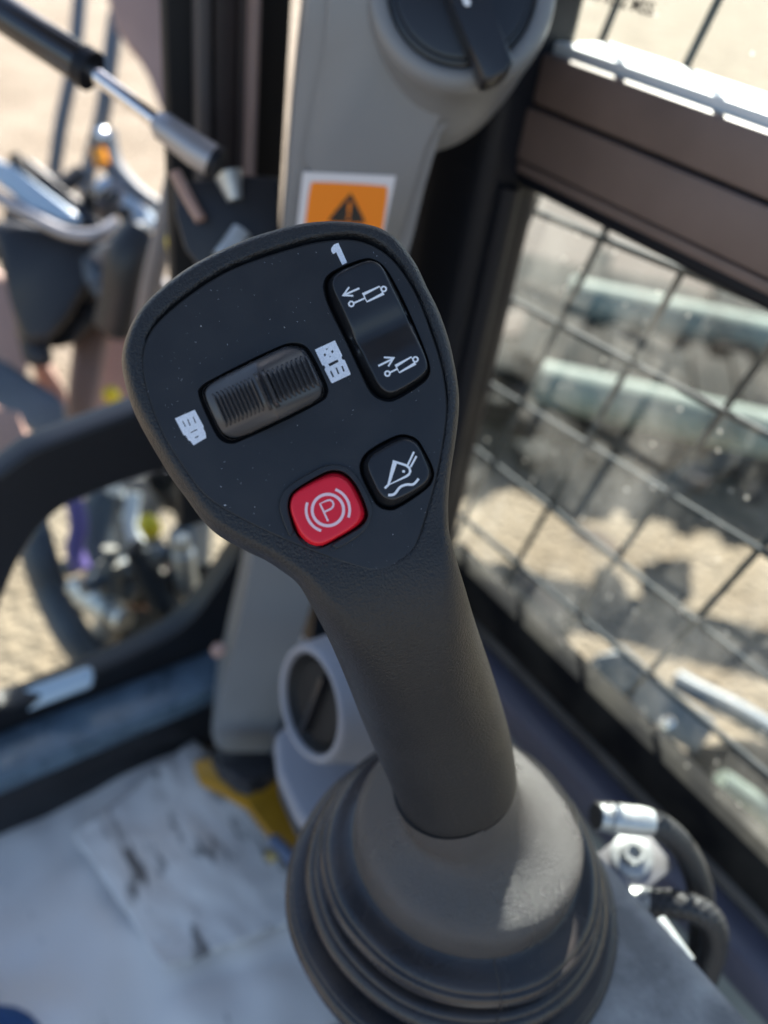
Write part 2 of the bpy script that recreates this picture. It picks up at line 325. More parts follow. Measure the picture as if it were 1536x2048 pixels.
def grip_mesh():
    NS, NU = 210, 88
    s_bot = (PX(SEAM - SHAX * 0.0012) - O2).dot(bdir); vsF = []; vsB = []; rows = []
    VIEW = i2w(Vector((0.05, 0.12, 1)).normalized())
    wsh = (VIEW - SHAX * VIEW.dot(SHAX)).normalized()
    for i in range(NS + 1):
        q = i / NS; s = s_top + (s_bot - s_top) * (q ** 1.45 * 0.35 + q * 0.65) + 0.4 * (i == 0)
        a, b = at_s(Ls, s), at_s(Rs, s); mid = (a + b) / 2; k = sstep(-560, -230, s)            # 0 in the head, 1 in the shaft
        hd = FP(mid.x, mid.y, -TF); zc = (hd - CAM).length
        rs = ray(mid.x, mid.y)
        # shaft mid depth, straight line from SH_TOP to SH_BOT found as nearest on axis to this ray
        aa = SHAX; w0 = SH_BOT - CAM; rn = rs.normalized(); bq = aa.dot(rn); dq = aa.dot(w0); eq = rn.dot(w0)
        tq = (eq - bq * dq) / (1 - bq * bq)
        z = zc * (1 - k) + tq * k
        nplane = (NF * (1 - k) + (-VIEW) * k).normalized(); c0 = CAM + rn * z
        W = (PL(b.x, b.y, c0, nplane) - PL(a.x, a.y, c0, nplane)).length / 2
        wdir = ((-NF) * (1 - k) + wsh * k).normalized()
        eF = 0.0030 * (1 - k) + W * k; tF = TF * (1 - k) + 0.0188 * k; tB = TB * (1 - k) + 0.0182 * k
        row = []
        for j in range(NU + 1):
            u = math.sin((j / NU - 0.5) * PI); p = mid + (b - a) / 2 * u
            base = PL(p.x, p.y, c0, nplane)
            d = edist(p) * z / FPX if 0 < j < NU else 0.0
            x = min(1, d / max(1e-5, eF)); hF = tF * math.sqrt(max(0, 1 - (1 - x) ** 2))
            eB = min(W, 0.019) * (1 - k) + W * k; xb = min(1, d / max(1e-5, eB)); hB = tB * math.sqrt(max(0, 1 - (1 - xb) ** 2))
            if k < 0.999 and s < -430:
                pd = pdist(p)
                if pd > 9: hF -= 0.0032 * sstep(9, 17, pd)
            row.append((base - wdir * hF, base + wdir * hB))
        rows.append(row)
    vs = []; fs = []
    for row in rows:
        ring = [r[0] for r in row] + [r[1] for r in row[-2:0:-1]]; vs += ring
    R = 2 * NU
    for i in range(NS):
        for j in range(R):
            a = i * R + j; b = i * R + (j + 1) % R; fs.append((a, b, b + R, a + R))
    fs.append(tuple(range(R))[::-1]); fs.append(tuple(range(NS * R, NS * R + R)))
    return mk('grip', vs, fs, 'grip', joy, True)
grip = grip_mesh()
# local plane frame of the face
FU = (FP(700, 780) - FP(500, 780)).normalized(); FV = NF.cross(FU).normalized()
def plate(name, outer, holes, h0, h1, m, parent, bevel=0.0, bseg=2):
    # flat plate on the face plane between heights h0 and h1, with real holes
    cu = bpy.data.curves.new('tmp', 'CURVE'); cu.dimensions = '2D'; cu.fill_mode = 'BOTH'
    cu.extrude = (h1 - h0) / 2 - bevel; cu.bevel_depth = bevel; cu.bevel_resolution = bseg; cu.offset = -bevel
    for loop in [outer] + holes:
        sp = cu.splines.new('POLY'); sp.points.add(len(loop) - 1); sp.use_cyclic_u = True
        for q, p in zip(sp.points, loop):
            d = FP(p[0], p[1], h1) - F0; q.co = (d.dot(FU), d.dot(FV), 0, 1)
    ob = bpy.data.objects.new('tmp', cu); C.objects.link(ob)
    me = bpy.data.meshes.new_from_object(ob.evaluated_get(bpy.context.evaluated_depsgraph_get()))
    bpy.data.objects.remove(ob); L = ORG[parent.name]; hm = (h0 + h1) / 2
    for v in me.vertices: v.co = F0 + FU * v.co.x + FV * v.co.y + NF * (v.co.z + hm) - L
    me.name = name; return mkme(name, me, m, parent, L, True, 30)
def pts2(z, ox, oy, lst): return [(ox + a / z, oy + b / z) for a, b in lst]
c1 = lambda l: pts2(5.12, 620, 460, l)
c2 = lambda l: pts2(4.042, 340, 660, l)
c3 = lambda l: pts2(4.042, 540, 850, l)
rock_B = c1([(130,600),(150,500),(200,440),(330,370),(560,285),(650,290),(770,370),(880,560),(1000,800),(1130,1100),(1240,1400),(1212,1520),(1100,1610),(870,1750),(780,1758),(680,1720),(605,1650),(490,1400),(330,1060),(195,800)])
rock_T = c1([(222,580),(248,480),(330,420),(590,308),(685,328),(750,390),(852,620),(942,790),(1022,970),(1130,1180),(1203,1370),(1192,1440),(1100,1530),(860,1668),(780,1662),(700,1592),(600,1380),(530,1235),(452,1120),(412,980),(330,790)])
wheel_B = c2([(215,510),(250,450),(330,400),(900,118),(1000,98),(1085,115),(1145,180),(1272,440),(1282,510),(1240,580),(560,905),(480,922),(405,890),(355,820)])
park_B = c3([(148,680),(152,600),(188,530),(430,388),(520,362),(605,383),(694,470),(793,690),(784,765),(720,832),(480,965),(400,1000),(315,988),(245,932),(195,850)])
park_T = c3([(165,680),(180,590),(230,530),(430,430),(530,408),(612,448),(662,520),(738,680),(722,770),(650,840),(440,957),(360,962),(268,900),(212,800)])
float_B = c3([(716,370),(738,270),(800,198),(1010,83),(1100,72),(1192,108),(1242,190),(1330,360),(1322,440),(1280,512),(1040,675),(960,694),(868,662),(806,560)])
float_T = c3([(788,340),(800,280),(850,230),(1040,120),(1100,112),(1182,148),(1234,240),(1294,380),(1272,450),(1200,512),(1030,602),(960,608),(888,562),(828,440)])
holes = [chaikin(x, 2) for x in (rock_B, wheel_B, park_B, float_B)]
panel = plate('face_panel', panel_o, holes, -0.0012, 0.00022, 'panel', joy, 0.00018)
# dark seam around the panel
def offset(poly, d):
    out = []; n = len(poly)
    for i in range(n):
        t = (poly[(i + 1) % n] - poly[i - 1]).normalized(); out.append(poly[i] + Vector((t.y, -t.x)) * d)
    return out
ar = sum(panel_o[i].x * panel_o[(i + 1) % 150].y - panel_o[(i + 1) % 150].x * panel_o[i].y for i in range(150))
sg = 1 if ar > 0 else -1
plate('panel_seam', offset(panel_o, 1.9 * sg), [offset(panel_o, -3 * sg)], -0.0010, 0.00003, 'void', joy)
plate('recess_floor', offset(panel_o, -18 * sg), [], -0.0033, -0.0030, 'void', joy)
def button(name, B, T, H, hfun, m, parent, seg=None, N=140, hb=-0.0028, shrink=0.97, rnd_px=5, cap=10):
    B = chaikin(B, 2); T = chaikin(T, 2)
    c = sum(T, Vector((0, 0))) / len(T); A = by_angle(B, c, N); Tt = by_angle(T, c, N)
    A = [c + (p - c) * shrink for p in A]
    def med(p):
        if seg is None: return c
        a, b = Vector(seg[0]), Vector(seg[1]); e = b - a; t = max(0, min(1, (p - a).dot(e) / e.length_squared)); return a + e * t
    loops = [[(p, hb) for p in A], [(p.lerp(q, 0.55), H * 0.30) for p, q in zip(A, Tt)]]
    for f, dh in ((0.80, 0.0011), (0.93, 0.00055), (1.0, 0.00022)):
        loops.append([(p.lerp(q, f), hfun(p.lerp(q, f)) - dh) for p, q in zip(A, Tt)])
    for fr, dp in ((0.03, 0.00008), (0.07, 0.00002), (0.13, 0)):
        loops.append([(q.lerp(med(q), fr), hfun(q.lerp(med(q), fr)) - dp) for q in Tt])
    vs = []; fs = []
    for lp in loops: vs += [FP(p.x, p.y, h) for p, h in lp]
    for i in range(len(loops) - 1):
        for k in range(N): a = i * N + k; b = i * N + (k + 1) % N; fs.append((a, b, b + N, a + N))
    inner = [p for p, h in loops[-1]]; st = (len(loops) - 1) * N
    x0 = min(p.x for p in inner); x1 = max(p.x for p in inner); y0 = min(p.y for p in inner); y1 = max(p.y for p in inner); g = 5.0; cand = []
    for i in range(int((x1 - x0) / g) + 1):
        for j in range(int((y1 - y0) / g) + 1):
            p = Vector((x0 + g * (i + 0.5 * (j % 2)), y0 + g * j))
            if inside(p, inner) and min((p - q).length for q in inner) > 2.5: cand.append(p)
    ring = [(i, (i + 1) % N) for i in range(N)]
    ov, oe, of, oi, _, _ = delaunay_2d_cdt(inner + cand, ring, [], 1, 1e-4)
    mp = {}
    for i, p in enumerate(ov):
        src = oi[i][0] if oi[i] else -1
        if 0 <= src < N: mp[i] = st + src
        else: mp[i] = len(vs); vs.append(FP(p.x, p.y, hfun(p)))
    for f in of: fs.append(tuple(mp[i] for i in f))
    return mk(name, vs, fs, m, parent, True, 70)
ra, rb = Vector((714, 560)), Vector((800, 748))
def rock_h(p):
    t = (p - ra).dot(rb - ra) / (rb - ra).length_squared
    return 0.0034 - 0.0019 * math.exp(-((t - 0.56) / 0.16) ** 2) + 0.0003 * max(0, abs(t - 0.5) - 0.4)
rocker = button('rocker_switch', rock_B, rock_T, 0.0024, rock_h, 'key', joy, seg=((722, 575), (796, 735)))
pk_h = lambda p: 0.0026 - 1.2e-8 * (p - Vector((650, 1020))).length_squared
park = button('parking_button', park_B, park_T, 0.0026, pk_h, 'red', joy, shrink=0.985)
fl_h = lambda p: 0.0026 - 1.2e-8 * (p - Vector((797, 940))).length_squared
flo = button('float_button', float_B, float_T, 0.0026, fl_h, 'key', joy)
# bezel around the parking button, open at the lower left
bz_o = c3([(70,680),(85,590),(140,490),(380,352),(480,318),(580,323),(680,378),(760,498),(832,650),(822,745),(772,850),(680,925),(540,1002)])
bz_i = c3([(500,962),(660,870),(730,832),(788,765),(797,690),(697,467),(607,379),(520,358),(428,384),(186,526),(148,600),(144,680),(180,820)])
bz = [Vector(p) for p in bz_o] + [Vector(p) for p in c3([(515,985)])] + [Vector(p) for p in bz_i] + [Vector(p) for p in c3([(196,852),(165,900),(148,880)])]
plate('button_bezel', chaikin(bz, 2), [], -0.0008, 0.0011, 'panel', joy, 0.00022)
for q in ([(160,880),(205,858),(215,885),(172,905)], [(485,985),(530,968),(545,1005),(492,1022)]):
    plate('bezel_tab', chaikin(c3(q), 1), [], -0.0005, 0.0006, 'key', joy, 0.0001)
# --- prints
def ribbons(name, strokes, hfun, m, parent, lift=0.00006, z=1.0):
    vs = []; fs = []
    for pl, wd, closed in strokes:
        pl = [Vector(p) for p in pl]; n = len(pl); st = len(vs)
        for i, p in enumerate(pl):
            a = pl[i - 1] if (i > 0 or closed) else pl[i]; b = pl[(i + 1) % n] if (i < n - 1 or closed) else pl[i]
            t = (b - a).normalized(); nn = Vector((t.y, -t.x)); k = 1.0
            if (i > 0 and i < n - 1) or closed:
                d1 = (p - pl[i - 1]).normalized(); k = 1 / max(0.45, abs(d1.dot(t)))
            for sgn in (-1, 1):
                q = p + nn * sgn * wd / 2 * k; vs.append(FP(q.x, q.y, hfun(q) + lift))
        for i in range(n if closed else n - 1):
            a = st + 2 * i; b = st + 2 * ((i + 1) % n); fs.append((a, a + 1, b + 1, b))
    return mk(name, vs, fs, m, parent, False)
def circ(cx, cy, r, a0=0, a1=360, n=40): return [(cx + r * math.cos(math.radians(a0 + (a1 - a0) * i / n)), cy + r * math.sin(math.radians(a0 + (a1 - a0) * i / n))) for i in range(n + (a1 - a0 != 360))]
W5 = 5.12
def cyl_symbol(arrow, head, rod, ringA, ringB, rect):
    s = [(c1(arrow), 20 / W5, False), (c1(head), 18 / W5, False), (c1(rod), 18 / W5, False), (c1(rect), 15 / W5, True)]
    for cc in (ringA, ringB): s.append((c1(circ(cc[0], cc[1], 25, n=24)), 17 / W5, True))
    ribbons('cylinder_symbol', s, rock_h, 'white', rocker)
cyl_symbol([(505,597),(352,664)], [(400,585),(342,668),(444,674)], [(445,750),(558,700)], (423,757), (755,604), [(545,658),(712,578),(750,652),(582,735)])
cyl_symbol([(700,1392),(850,1318)], [(756,1304),(856,1310),(802,1396)], [(815,1462),(890,1424)], (793,1470), (1080,1325), [(878,1392),(1038,1300),(1076,1368),(914,1460)])
ang = lambda cx, cy, r, a0, a1: circ(cx, cy, r, a0, a1, 28)
W4 = 4.042
ps = [(c3(circ(468, 687, 127, n=56)), 24 / W4, True), (c3(ang(468, 687, 176, 200, 108)), 22 / W4, False), (c3(ang(468, 687, 176, -70, 20)), 22 / W4, False),
      (c3([(470,778),(404,636),(462,610),(486,606),(505,618),(514,640),(508,662),(492,678),(432,706)]), 15 / W4, False)]
ribbons('parking_symbol', ps, pk_h, 'pink', park)
fsym = [(c3([(1010,297),(958,484),(1100,416),(1124,398),(1134,374),(1126,346),(1100,326)]), 19 / W4, True), (c3([(966,474),(928,512)]), 19 / W4, False),
        (c3([(1112,326),(1164,216)]), 16 / W4, False), (c3([(1136,340),(1184,252)]), 16 / W4, False), (c3(circ(1080, 375, 6, n=14)), 12 / W4, True),
        ([(p.x, p.y) for p in open_smooth(c3([(955,567),(1005,558),(1052,502),(1105,482),(1160,478),(1202,434)]), 6)], 20 / W4, False)]
ribbons('float_symbol', fsym, fl_h, 'white', flo)
PH = 0.00022
def rrect(x0, y0, x1, y1): return [(x0, y0), (x1, y0), (x1, y1), (x0, y1)]
plate('digit', c1([(245,148),(290,132),(380,333),(330,357),(268,225),(240,247),(220,222),(216,190)]), [], PH - 0.0001, PH + 0.00005, 'icon', joy)
plate('machine_symbol', c1([(50,1225),(255,1130),(330,1285),(322,1305),(330,1327),(355,1330),(415,1470),(412,1482),(230,1568),(218,1564),(150,1430),(156,1404),(146,1386),(128,1388)]),
      [c1(x) for x in ([(186,1372),(282,1325),(294,1350),(201,1398)], [(203,1446),(218,1440),(248,1502),(232,1508)], [(260,1412),(274,1406),(302,1472),(286,1478)], [(320,1396),(336,1390),(356,1446),(341,1452)],
       [(152,1260),(166,1276),(153,1298),(138,1278)], [(229,1226),(243,1243),(230,1264),(214,1246)], [(158,1216),(184,1212),(174,1232)], [(198,1304),(218,1298),(206,1286)])], PH - 0.0001, PH + 0.00005, 'icon', joy)
plate('machine_symbol', c2([(40,715),(200,645),(272,780),(270,795),(287,830),(292,872),(190,932),(165,897),(150,893),(126,852),(110,850)]),
      [c2(x) for x in ([(98,735),(105,732),(130,782),(123,785)], [(138,722),(146,719),(168,772),(160,776)], [(183,702),(190,700),(212,750),(204,754)], [(164,828),(216,800),(220,808),(168,834)], [(200,868),(228,853),(232,862),(204,876)])], PH - 0.0001, PH + 0.00005, 'icon', joy)
# --- thumb wheel
wa, wb = Vector((424, 828)), Vector((626, 740))
wc = (wa + wb) / 2 + Vector((3, -2)); wd = (wb - wa); wl = wd.length / 2; wd.normalize(); wn = Vector((-wd.y, wd.x))
def wheel_uv(p): q = p - wc; return q.dot(wd) / wl, q.dot(wn) / 52.0
def wheel_h(p):
    u, v = wheel_uv(p)
    return 0.0086 - 0.0066 * abs(u - 0.04) ** 1.1 - 0.0018 * abs(v) ** 2.6
wT = [Vector(p) for p in wheel_B]
wTc = sum(wT, Vector((0, 0))) / len(wT)
wheel = button('thumb_wheel', wheel_B, [(wTc + (p - wTc) * 0.90) for p in wT], 0.0022, wheel_h, 'wheel', joy, seg=((wa.lerp(wb, 0.12)), (wa.lerp(wb, 0.88))), shrink=0.955)
def rib(u0, half, hw, hh):
    vs = []; fs = []; K = 10
    prof = [(-1, -0.4), (-0.75, 0.7), (0, 1.0), (0.75, 0.7), (1, -0.4)]
    for i in range(K + 1):
        v = -half + 2 * half * i / K; e = 1 - 0.9 * abs(2 * i / K - 1) ** 6
        for a, b in prof:
            p = wc + wd * (u0 * wl + a * hw) + wn * (v * 52); vs.append(FP(p.x, p.y, wheel_h(wc + wd * u0 * wl + wn * v * 52) + hh * b * e - 0.00008))
    for i in range(K):
        for j in range(4): a = i * 5 + j; fs.append((a, a + 1, a + 6, a + 5))
    fs.append((0, 1, 2, 3, 4)); fs.append(tuple(range(K * 5, K * 5 + 5))[::-1])
    return mk('rib', vs, fs, 'wheel', wheel, True, 60)
for k in range(9):
    u = 0.205 + 0.093 * k; rib(u, 0.68, 2.9, 0.0011)
    u = -0.23 - 0.080 * k; rib(u, 0.70, 2.6, 0.0010)
rib(0.115, 0.80, 6.0, 0.0028); rib(-0.015, 0.78, 5.0, 0.0024); rib(-0.145, 0.70, 3.4, 0.0008)
# --- dust specks and lint on the face
def specks():
    vs = []; fs = []
    for _ in range(150):
        while True:
            p = Vector((rnd.uniform(285, 895), rnd.uniform(480, 1140)))
            if inside(p, pan_c) and not any(inside(p, h) for h in holes): break
        r = 0.000036 * rnd.uniform(0.7, 1.7) * (1.9 if rnd.random() < 0.06 else 1); c = FP(p.x, p.y, PH + r * 0.4); a = rnd.random() * PI; el = rnd.choice((1, 1, 1, 1.6, 3))
        st = len(vs); e1 = FU * math.cos(a) + FV * math.sin(a); e2 = NF.cross(e1)
        vs += [c + e1 * r * el, c + e2 * r, c - e1 * r * el, c - e2 * r, c + NF * r, c - NF * r]
        fs += [tuple(st + i for i in t) for t in ((0,1,4),(1,2,4),(2,3,4),(3,0,4),(1,0,5),(2,1,5),(3,2,5),(0,3,5))]
    return mk('dust_specks', vs, fs, 'icon', joy, False)
specks()['kind'] = 'stuff'
# --- seam, boot cap and bellows
UPZ = Vector((0, 0, 1)); leanv = Vector((SHAX.x, SHAX.y, 0)) / SHAX.z
sh0 = SH_BOT + SHAX * ((DOME.z - SH_BOT.z) / SHAX.z)          # axis of the stick at the height of the cap
off0 = sh0 - DOME; off0.z = 0
def lean(h): return (off0 + leanv * h) * sstep(0.001, 0.016, h)
SEAM = SH_BOT + SHAX * 0.0135 + i2w(Vector((0.956, -0.292, 0))) * 0.0012
def cap_mesh():
    # sleeve rings start square to the stick and turn level as they flare into the cap
    prof = smooth_prof([(0.0191, 0.0), (0.0192, 0.004), (0.0195, 0.0085), (0.0204, 0.0125), (0.0226, 0.0158), (0.0256, 0.0182), (0.0292, 0.0203), (0.0330, 0.0222), (0.0360, 0.0239), (0.0381, 0.0258), (0.0392, 0.0284), (0.0395, 0.0322), (0.0394, 0.0362), (0.0384, 0.0376), (0.036, 0.038), (0.033, 0.038)], 5)
    top = (SEAM - DOME).z; vs = []; fs = []; N = 96; hb = 0.038 - 0.0085
    for r, h in prof:
        k = sstep(0.002, 0.021, h); zz = top - (top + 0.0085) * sstep(0, 1, 0) * 0 - h * (top + 0.0085) / 0.038
        ax = (SHAX * (1 - k) + UPZ * k).normalized(); on = SEAM - SHAX * ((top - zz) / SHAX.z); off = on - (DOME + UPZ * zz)
        c = DOME + UPZ * zz + off * (1 - sstep(0.006, 0.030, h))
        u = Vector((1, 0, 0)); u = (u - ax * u.dot(ax)).normalized(); v = ax.cross(u)
        vs += [c + (u * math.cos(2 * PI * q / N) + v * math.sin(2 * PI * q / N)) * r for q in range(N)]
    for i in range(len(prof) - 1):
        for q in range(N): a = i * N + q; b = i * N + (q + 1) % N; fs.append((a, b, b + N, a + N))
    return mk('boot_cap', vs, fs, 'boot', joy, True, 60)
def smooth_prof(p, k=5): return [(a.x, a.y) for a in catmull([Vector((r, h, 0)) for r, h in p], k)]
cap_mesh()
lathe('collar_seam', [(0.0172, 0.0002), (0.01915, 0.0002), (0.01915, -0.0001), (0.0172, -0.0001)], SEAM, 'void', joy, axis=SHAX, close=True)
bel = [(0.0365, -0.006), (0.0385, -0.0085), (0.0410, -0.0102), (0.0458, -0.0112), (0.0476, -0.0124), (0.0481, -0.0132), (0.0494, -0.0138), (0.0503, -0.0160), (0.0502, -0.0184), (0.0482, -0.0203), (0.0440, -0.0212), (0.0422, -0.0224), (0.0440, -0.0238), (0.0500, -0.0244), (0.0516, -0.0252), (0.0521, -0.0260), (0.0533, -0.0264), (0.0550, -0.0284), (0.0550, -0.0310), (0.0528, -0.0330), (0.0470, -0.0342), (0.0455, -0.0356), (0.0480, -0.0372), (0.0560, -0.0380), (0.0592, -0.0388), (0.0597, -0.0396), (0.0608, -0.0402), (0.0622, -0.0424), (0.0622, -0.0460), (0.0610, -0.0510)]
def blean(h): return Vector((0.22, 0.0, 0)) * -(h + 0.008) * 0.4
bellows = lathe('bellows', smooth_prof(bel, 4), DOME, 'rubber', joy, seg=96, lean=blean)
for v in bellows.data.vertices:
    q = v.co - (DOME - ORG['joystick']); rr = Vector((q.x, q.y, 0)); k = noise.noise(q * 22) * 0.022 + noise.noise(q * 60 + Vector((3, 1, 7))) * 0.006
    v.co += rr * k + Vector((0, 0, noise.noise(q * 18 + Vector((9, 2, 1))) * 0.0012 * sstep(-0.006, -0.012, -abs(q.z)) if False else noise.noise(q * 18 + Vector((9, 2, 1))) * 0.0009))
# mould line down the bellows
bp_ = smooth_prof(bel, 4)
az = Vector((-0.42, -0.9, 0)).normalized()
tube('mould_line', [DOME + UPZ * h + blean(h) + az * (r + 0.00005) for r, h in bp_], 0.0004, 'rubber', bellows, seg=6)

# ================================================================= ARMREST CONSOLE
ZS = H0 - 0.302
cons = thing('armrest_console', 'dusty grey armrest console slab under the joystick boot', 'console', (0.14, 0.08, ZS - 0.12))
def rc(x0, y0, x1, y1, r, n=6):
    out = []
    for cx, cy, a in ((x1 - r, y1 - r, 0), (x0 + r, y1 - r, 90), (x0 + r, y0 + r, 180), (x1 - r, y0 + r, 270)):
        out += [(cx + r * math.cos(math.radians(a + 90 * i / n)), cy + r * math.sin(math.radians(a + 90 * i / n))) for i in range(n + 1)]
    return out
prism('top_slab', [(x, y, ZS) for x, y in rc(0.122, -0.011, 0.2035, 0.115, 0.006)], (0, 0, -0.010), 'dust', cons, 0.0012, 2)
prism('body', [(x, y, ZS - 0.0105) for x, y in rc(0.130, 0.0, 0.196, 0.108, 0.006)], (0, 0, -0.34), 'black', cons, 0.002, 2)
# bolt on its bracket, beside the slab
bz0 = ZP(1264, 1710, -0.332); bax = (i2w(Vector((-0.2, -0.4, -1))).normalized() * 0.6 + UPZ * 0.5).normalized()
bu, bv = frame_for(bax)
prism('bracket', [bz0 - bax * 0.0015 + bu * a + bv * b for a, b in ((-0.014, -0.013), (0.009, -0.013), (0.009, 0.013), (-0.014, 0.013))], -bax * 0.003, 'steelgrey', cons, 0.0006)
bolt = lathe('bolt', [(0.0001, 0.0030), (0.0024, 0.0030), (0.0028, 0.0058), (0.0046, 0.0058), (0.0052, 0.0050), (0.0054, 0.0012), (0.0054, -0.001), (0.0001, -0.001)], bz0, 'zinc', cons, seg=36, axis=bax, auto=30)
lathe('washer', [(0.0052, 0.0010), (0.0080, 0.0006), (0.0092, 0.0002), (0.0094, -0.0004), (0.0090, -0.0012), (0.0052, -0.0012)], bz0, 'zinc', bolt, seg=40, axis=bax, auto=30)
c_a, c_b = ZP(1312, 1845, -0.309), ZP(1372, 1930, -0.309)
tube('latch_pin', [c_a, c_a.lerp(c_b, 0.25), c_a.lerp(c_b, 0.75), c_b], 0.0042, 'zinc', cons, seg=14)
# braided hoses
def braid(label, pts, r):
    t = thing('braided_hose', label, 'hose', P(*pts[-1]), 'braided hoses beside the armrest console')
    ctr = catmull([P(*p) for p in pts], 10)
    tube('sleeve', ctr, r, 'hose', t, seg=14)
    # raised braid strands wound round the sleeve
    L = [0]
    for a, b in zip(ctr, ctr[1:]): L.append(L[-1] + (b - a).length)
    vs = []; fs = []
    n = len(ctr)
    for sgn in (1, -1):
        for s in range(7):
            prev = None; u = None
            for i in range(0, n * 3 - 2):
                q = i / 3; j = min(n - 2, int(q)); fr = q - j; p = ctr[j].lerp(ctr[j + 1], fr); d = (ctr[j + 1] - ctr[j]).normalized()
                if u is None: u, _ = frame_for(d)
                u = (u - d * u.dot(d)).normalized(); v = d.cross(u)
                a = sgn * (L[j] + fr * (L[j + 1] - L[j])) / (r * 2.4) * 2 * PI * 0.5 + 2 * PI * s / 7
                o = u * math.cos(a) + v * math.sin(a); tt = d.cross(o)
                st = len(vs); wv = r * 0.20
                vs += [p + o * r * 1.0 - tt * wv, p + o * r * (1.09 + 0.03 * math.sin(a * 3.5)), p + o * r * 1.0 + tt * wv]
                if prev is not None: fs += [(prev, prev + 1, st + 1, st), (prev + 1, prev + 2, st + 2, st + 1)]
                prev = st
    b = mk('braid', vs, fs, 'hosebraid', t, True); b['kind'] = 'stuff'
    return t, ctr
M['hosebraid'] = mat('glossy_braid', (0.05, 0.05, 0.052), 0.3)
h1, ct = braid('black braided hose with bright metal end curving behind the zinc bolt', [(1190,1632,0.345),(1250,1636,0.348),(1318,1652,0.352),(1368,1700,0.360),(1398,1770,0.370),(1402,1850,0.382),(1395,1950,0.400)], 0.0052)
fa, fb = P(1194, 1633, 0.345), P(1300, 1645, 0.350)
tube('ferrule', [fa.lerp(fb, t) for t in (0, 0.2, 0.22, 0.8, 0.82, 1)], lambda t: 0.0062 if 0.2 < t < 0.85 else 0.0056, 'zinc', h1, seg=20)
h2, ct = braid('black braided hose bent down beside the slab edge, nearer than the bolt', [(1262,1800,0.355),(1310,1806,0.352),(1370,1812,0.350),(1418,1838,0.352),(1428,1890,0.360),(1410,1950,0.372),(1385,2010,0.390)], 0.0054)
fa, fb = P(1262, 1800, 0.355), P(1300, 1806, 0.3525)
tube('ferrule', [fa, fa.lerp(fb, 0.5), fb], 0.0060, 'zinc', h2, seg=20)

# ================================================================= CAB SIDE (right hand)
YA, YB = -0.45, 0.318
sw = thing('side_window', 'right cab window with dusty glass in a brown-black frame with a thick middle rail', 'window', (0.33, 0.0, H0 - 0.42))
def zat(y, x=0.33): return XP(1536, y, x).z
zt, zg1, zg2, zb = zat(253), zat(402), zat(551), zat(622)
def bar(name, x0, x1, z0, z1, m, parent, bevel=0.001, ya=YA, yb=YB): return box(name, (x0, ya, z0), (x1, yb, z1), m, parent, bevel)
rail = bar('middle_rail', 0.333, 0.360, zb + 0.004, zt - 0.003, 'black', sw)
bar('rail_face', 0.326, 0.3328, zg1 + 0.0007, zt - 0.001, 'brown', sw, 0.0025)
bar('rail_face', 0.324, 0.3328, zg2 + 0.0007, zg1 - 0.0007, 'brown', sw, 0.0015)
bar('rail_face', 0.326, 0.3328, zg2 - 0.006, zg2 - 0.0007, 'brown', sw, 0.0012)
bar('rubber_seal', 0.3285, 0.3329, zb, zg2 - 0.0065, 'navy', sw, 0.002)
bar('inner_ledge', 0.3331, 0.3418, zt - 0.0028, zt + 0.0035, 'alu', sw, 0.0008)
bar('outer_ledge', 0.3463, 0.372, zt - 0.0028, zt + 0.0035, 'alu', sw, 0.0008)
bar('sill_seal', 0.337, 0.356, H0 - 0.423, H0 - 0.388, 'deadblack', sw, 0.003)
bar('pane', 0.346, 0.350, H0 - 0.399, zb + 0.0035, 'glass', sw, 0)
bar('pane', 0.342, 0.346, zt - 0.002, H0 + 0.45, 'glass_clean', sw, 0)
def text(name, body, p, size, m, parent):
    cu = bpy.data.curves.new('t', 'FONT'); cu.body = body; cu.size = size; cu.extrude = 0.00005; cu.offset = 0.00016; cu.align_x = 'RIGHT'
    ob = bpy.data.objects.new('t', cu); C.objects.link(ob)
    me = bpy.data.meshes.new_from_object(ob.evaluated_get(bpy.context.evaluated_depsgraph_get())); bpy.data.objects.remove(ob)
    L = ORG[parent.name]
    for v in me.vertices: x, y, z = v.co; v.co = p + Vector((-z, -x, y)) - L
    return mkme(name, me, m, parent, L, False)
M['glassprint'] = mat('etched_grey_print', (0.14, 0.115, 0.09), 0.7)
text('glass_marking', '200 RS-2 M5S', XP(1304, 33, 0.3415), 0.0076, 'glassprint', sw)
# corner post of the side frame
prism('corner_post', [(0.305, YB, H0 - 0.62), (0.352, YB, H0 - 0.62), (0.352, 0.43, H0 - 0.62), (0.305, 0.43, H0 - 0.62)], (0, 0, 1.05), 'navy', sw, 0.010, 4)
tube('post_seal', [(0.322, YB - 0.002, H0 - 0.40), (0.322, YB - 0.002, zb)], 0.0065, 'navy', sw)
# inner wall below the window
wl_ = thing('cab_side_wall', 'pale grey inner cab wall with a flat bluish sill below the right window', 'wall', (0.33, 0, H0 - 0.66))
bar('sill_lip', 0.3335, 0.3445, H0 - 0.440, H0 - 0.419, 'lip', wl_, 0.002, yb=0.42)
bar('sill', 0.310, 0.333, H0 - 0.450, H0 - 0.4245, 'sill', wl_, 0.003, yb=0.42)
bar('wall_panel', 0.313, 0.340, H0 - 0.70, H0 - 0.451, 'palewall', wl_, 0.003, yb=0.42)
bar('kick_ledge', 0.262, 0.312, H0 - 0.70, H0 - 0.520, 'palewall', wl_, 0.006, ya=-0.45, yb=0.10)
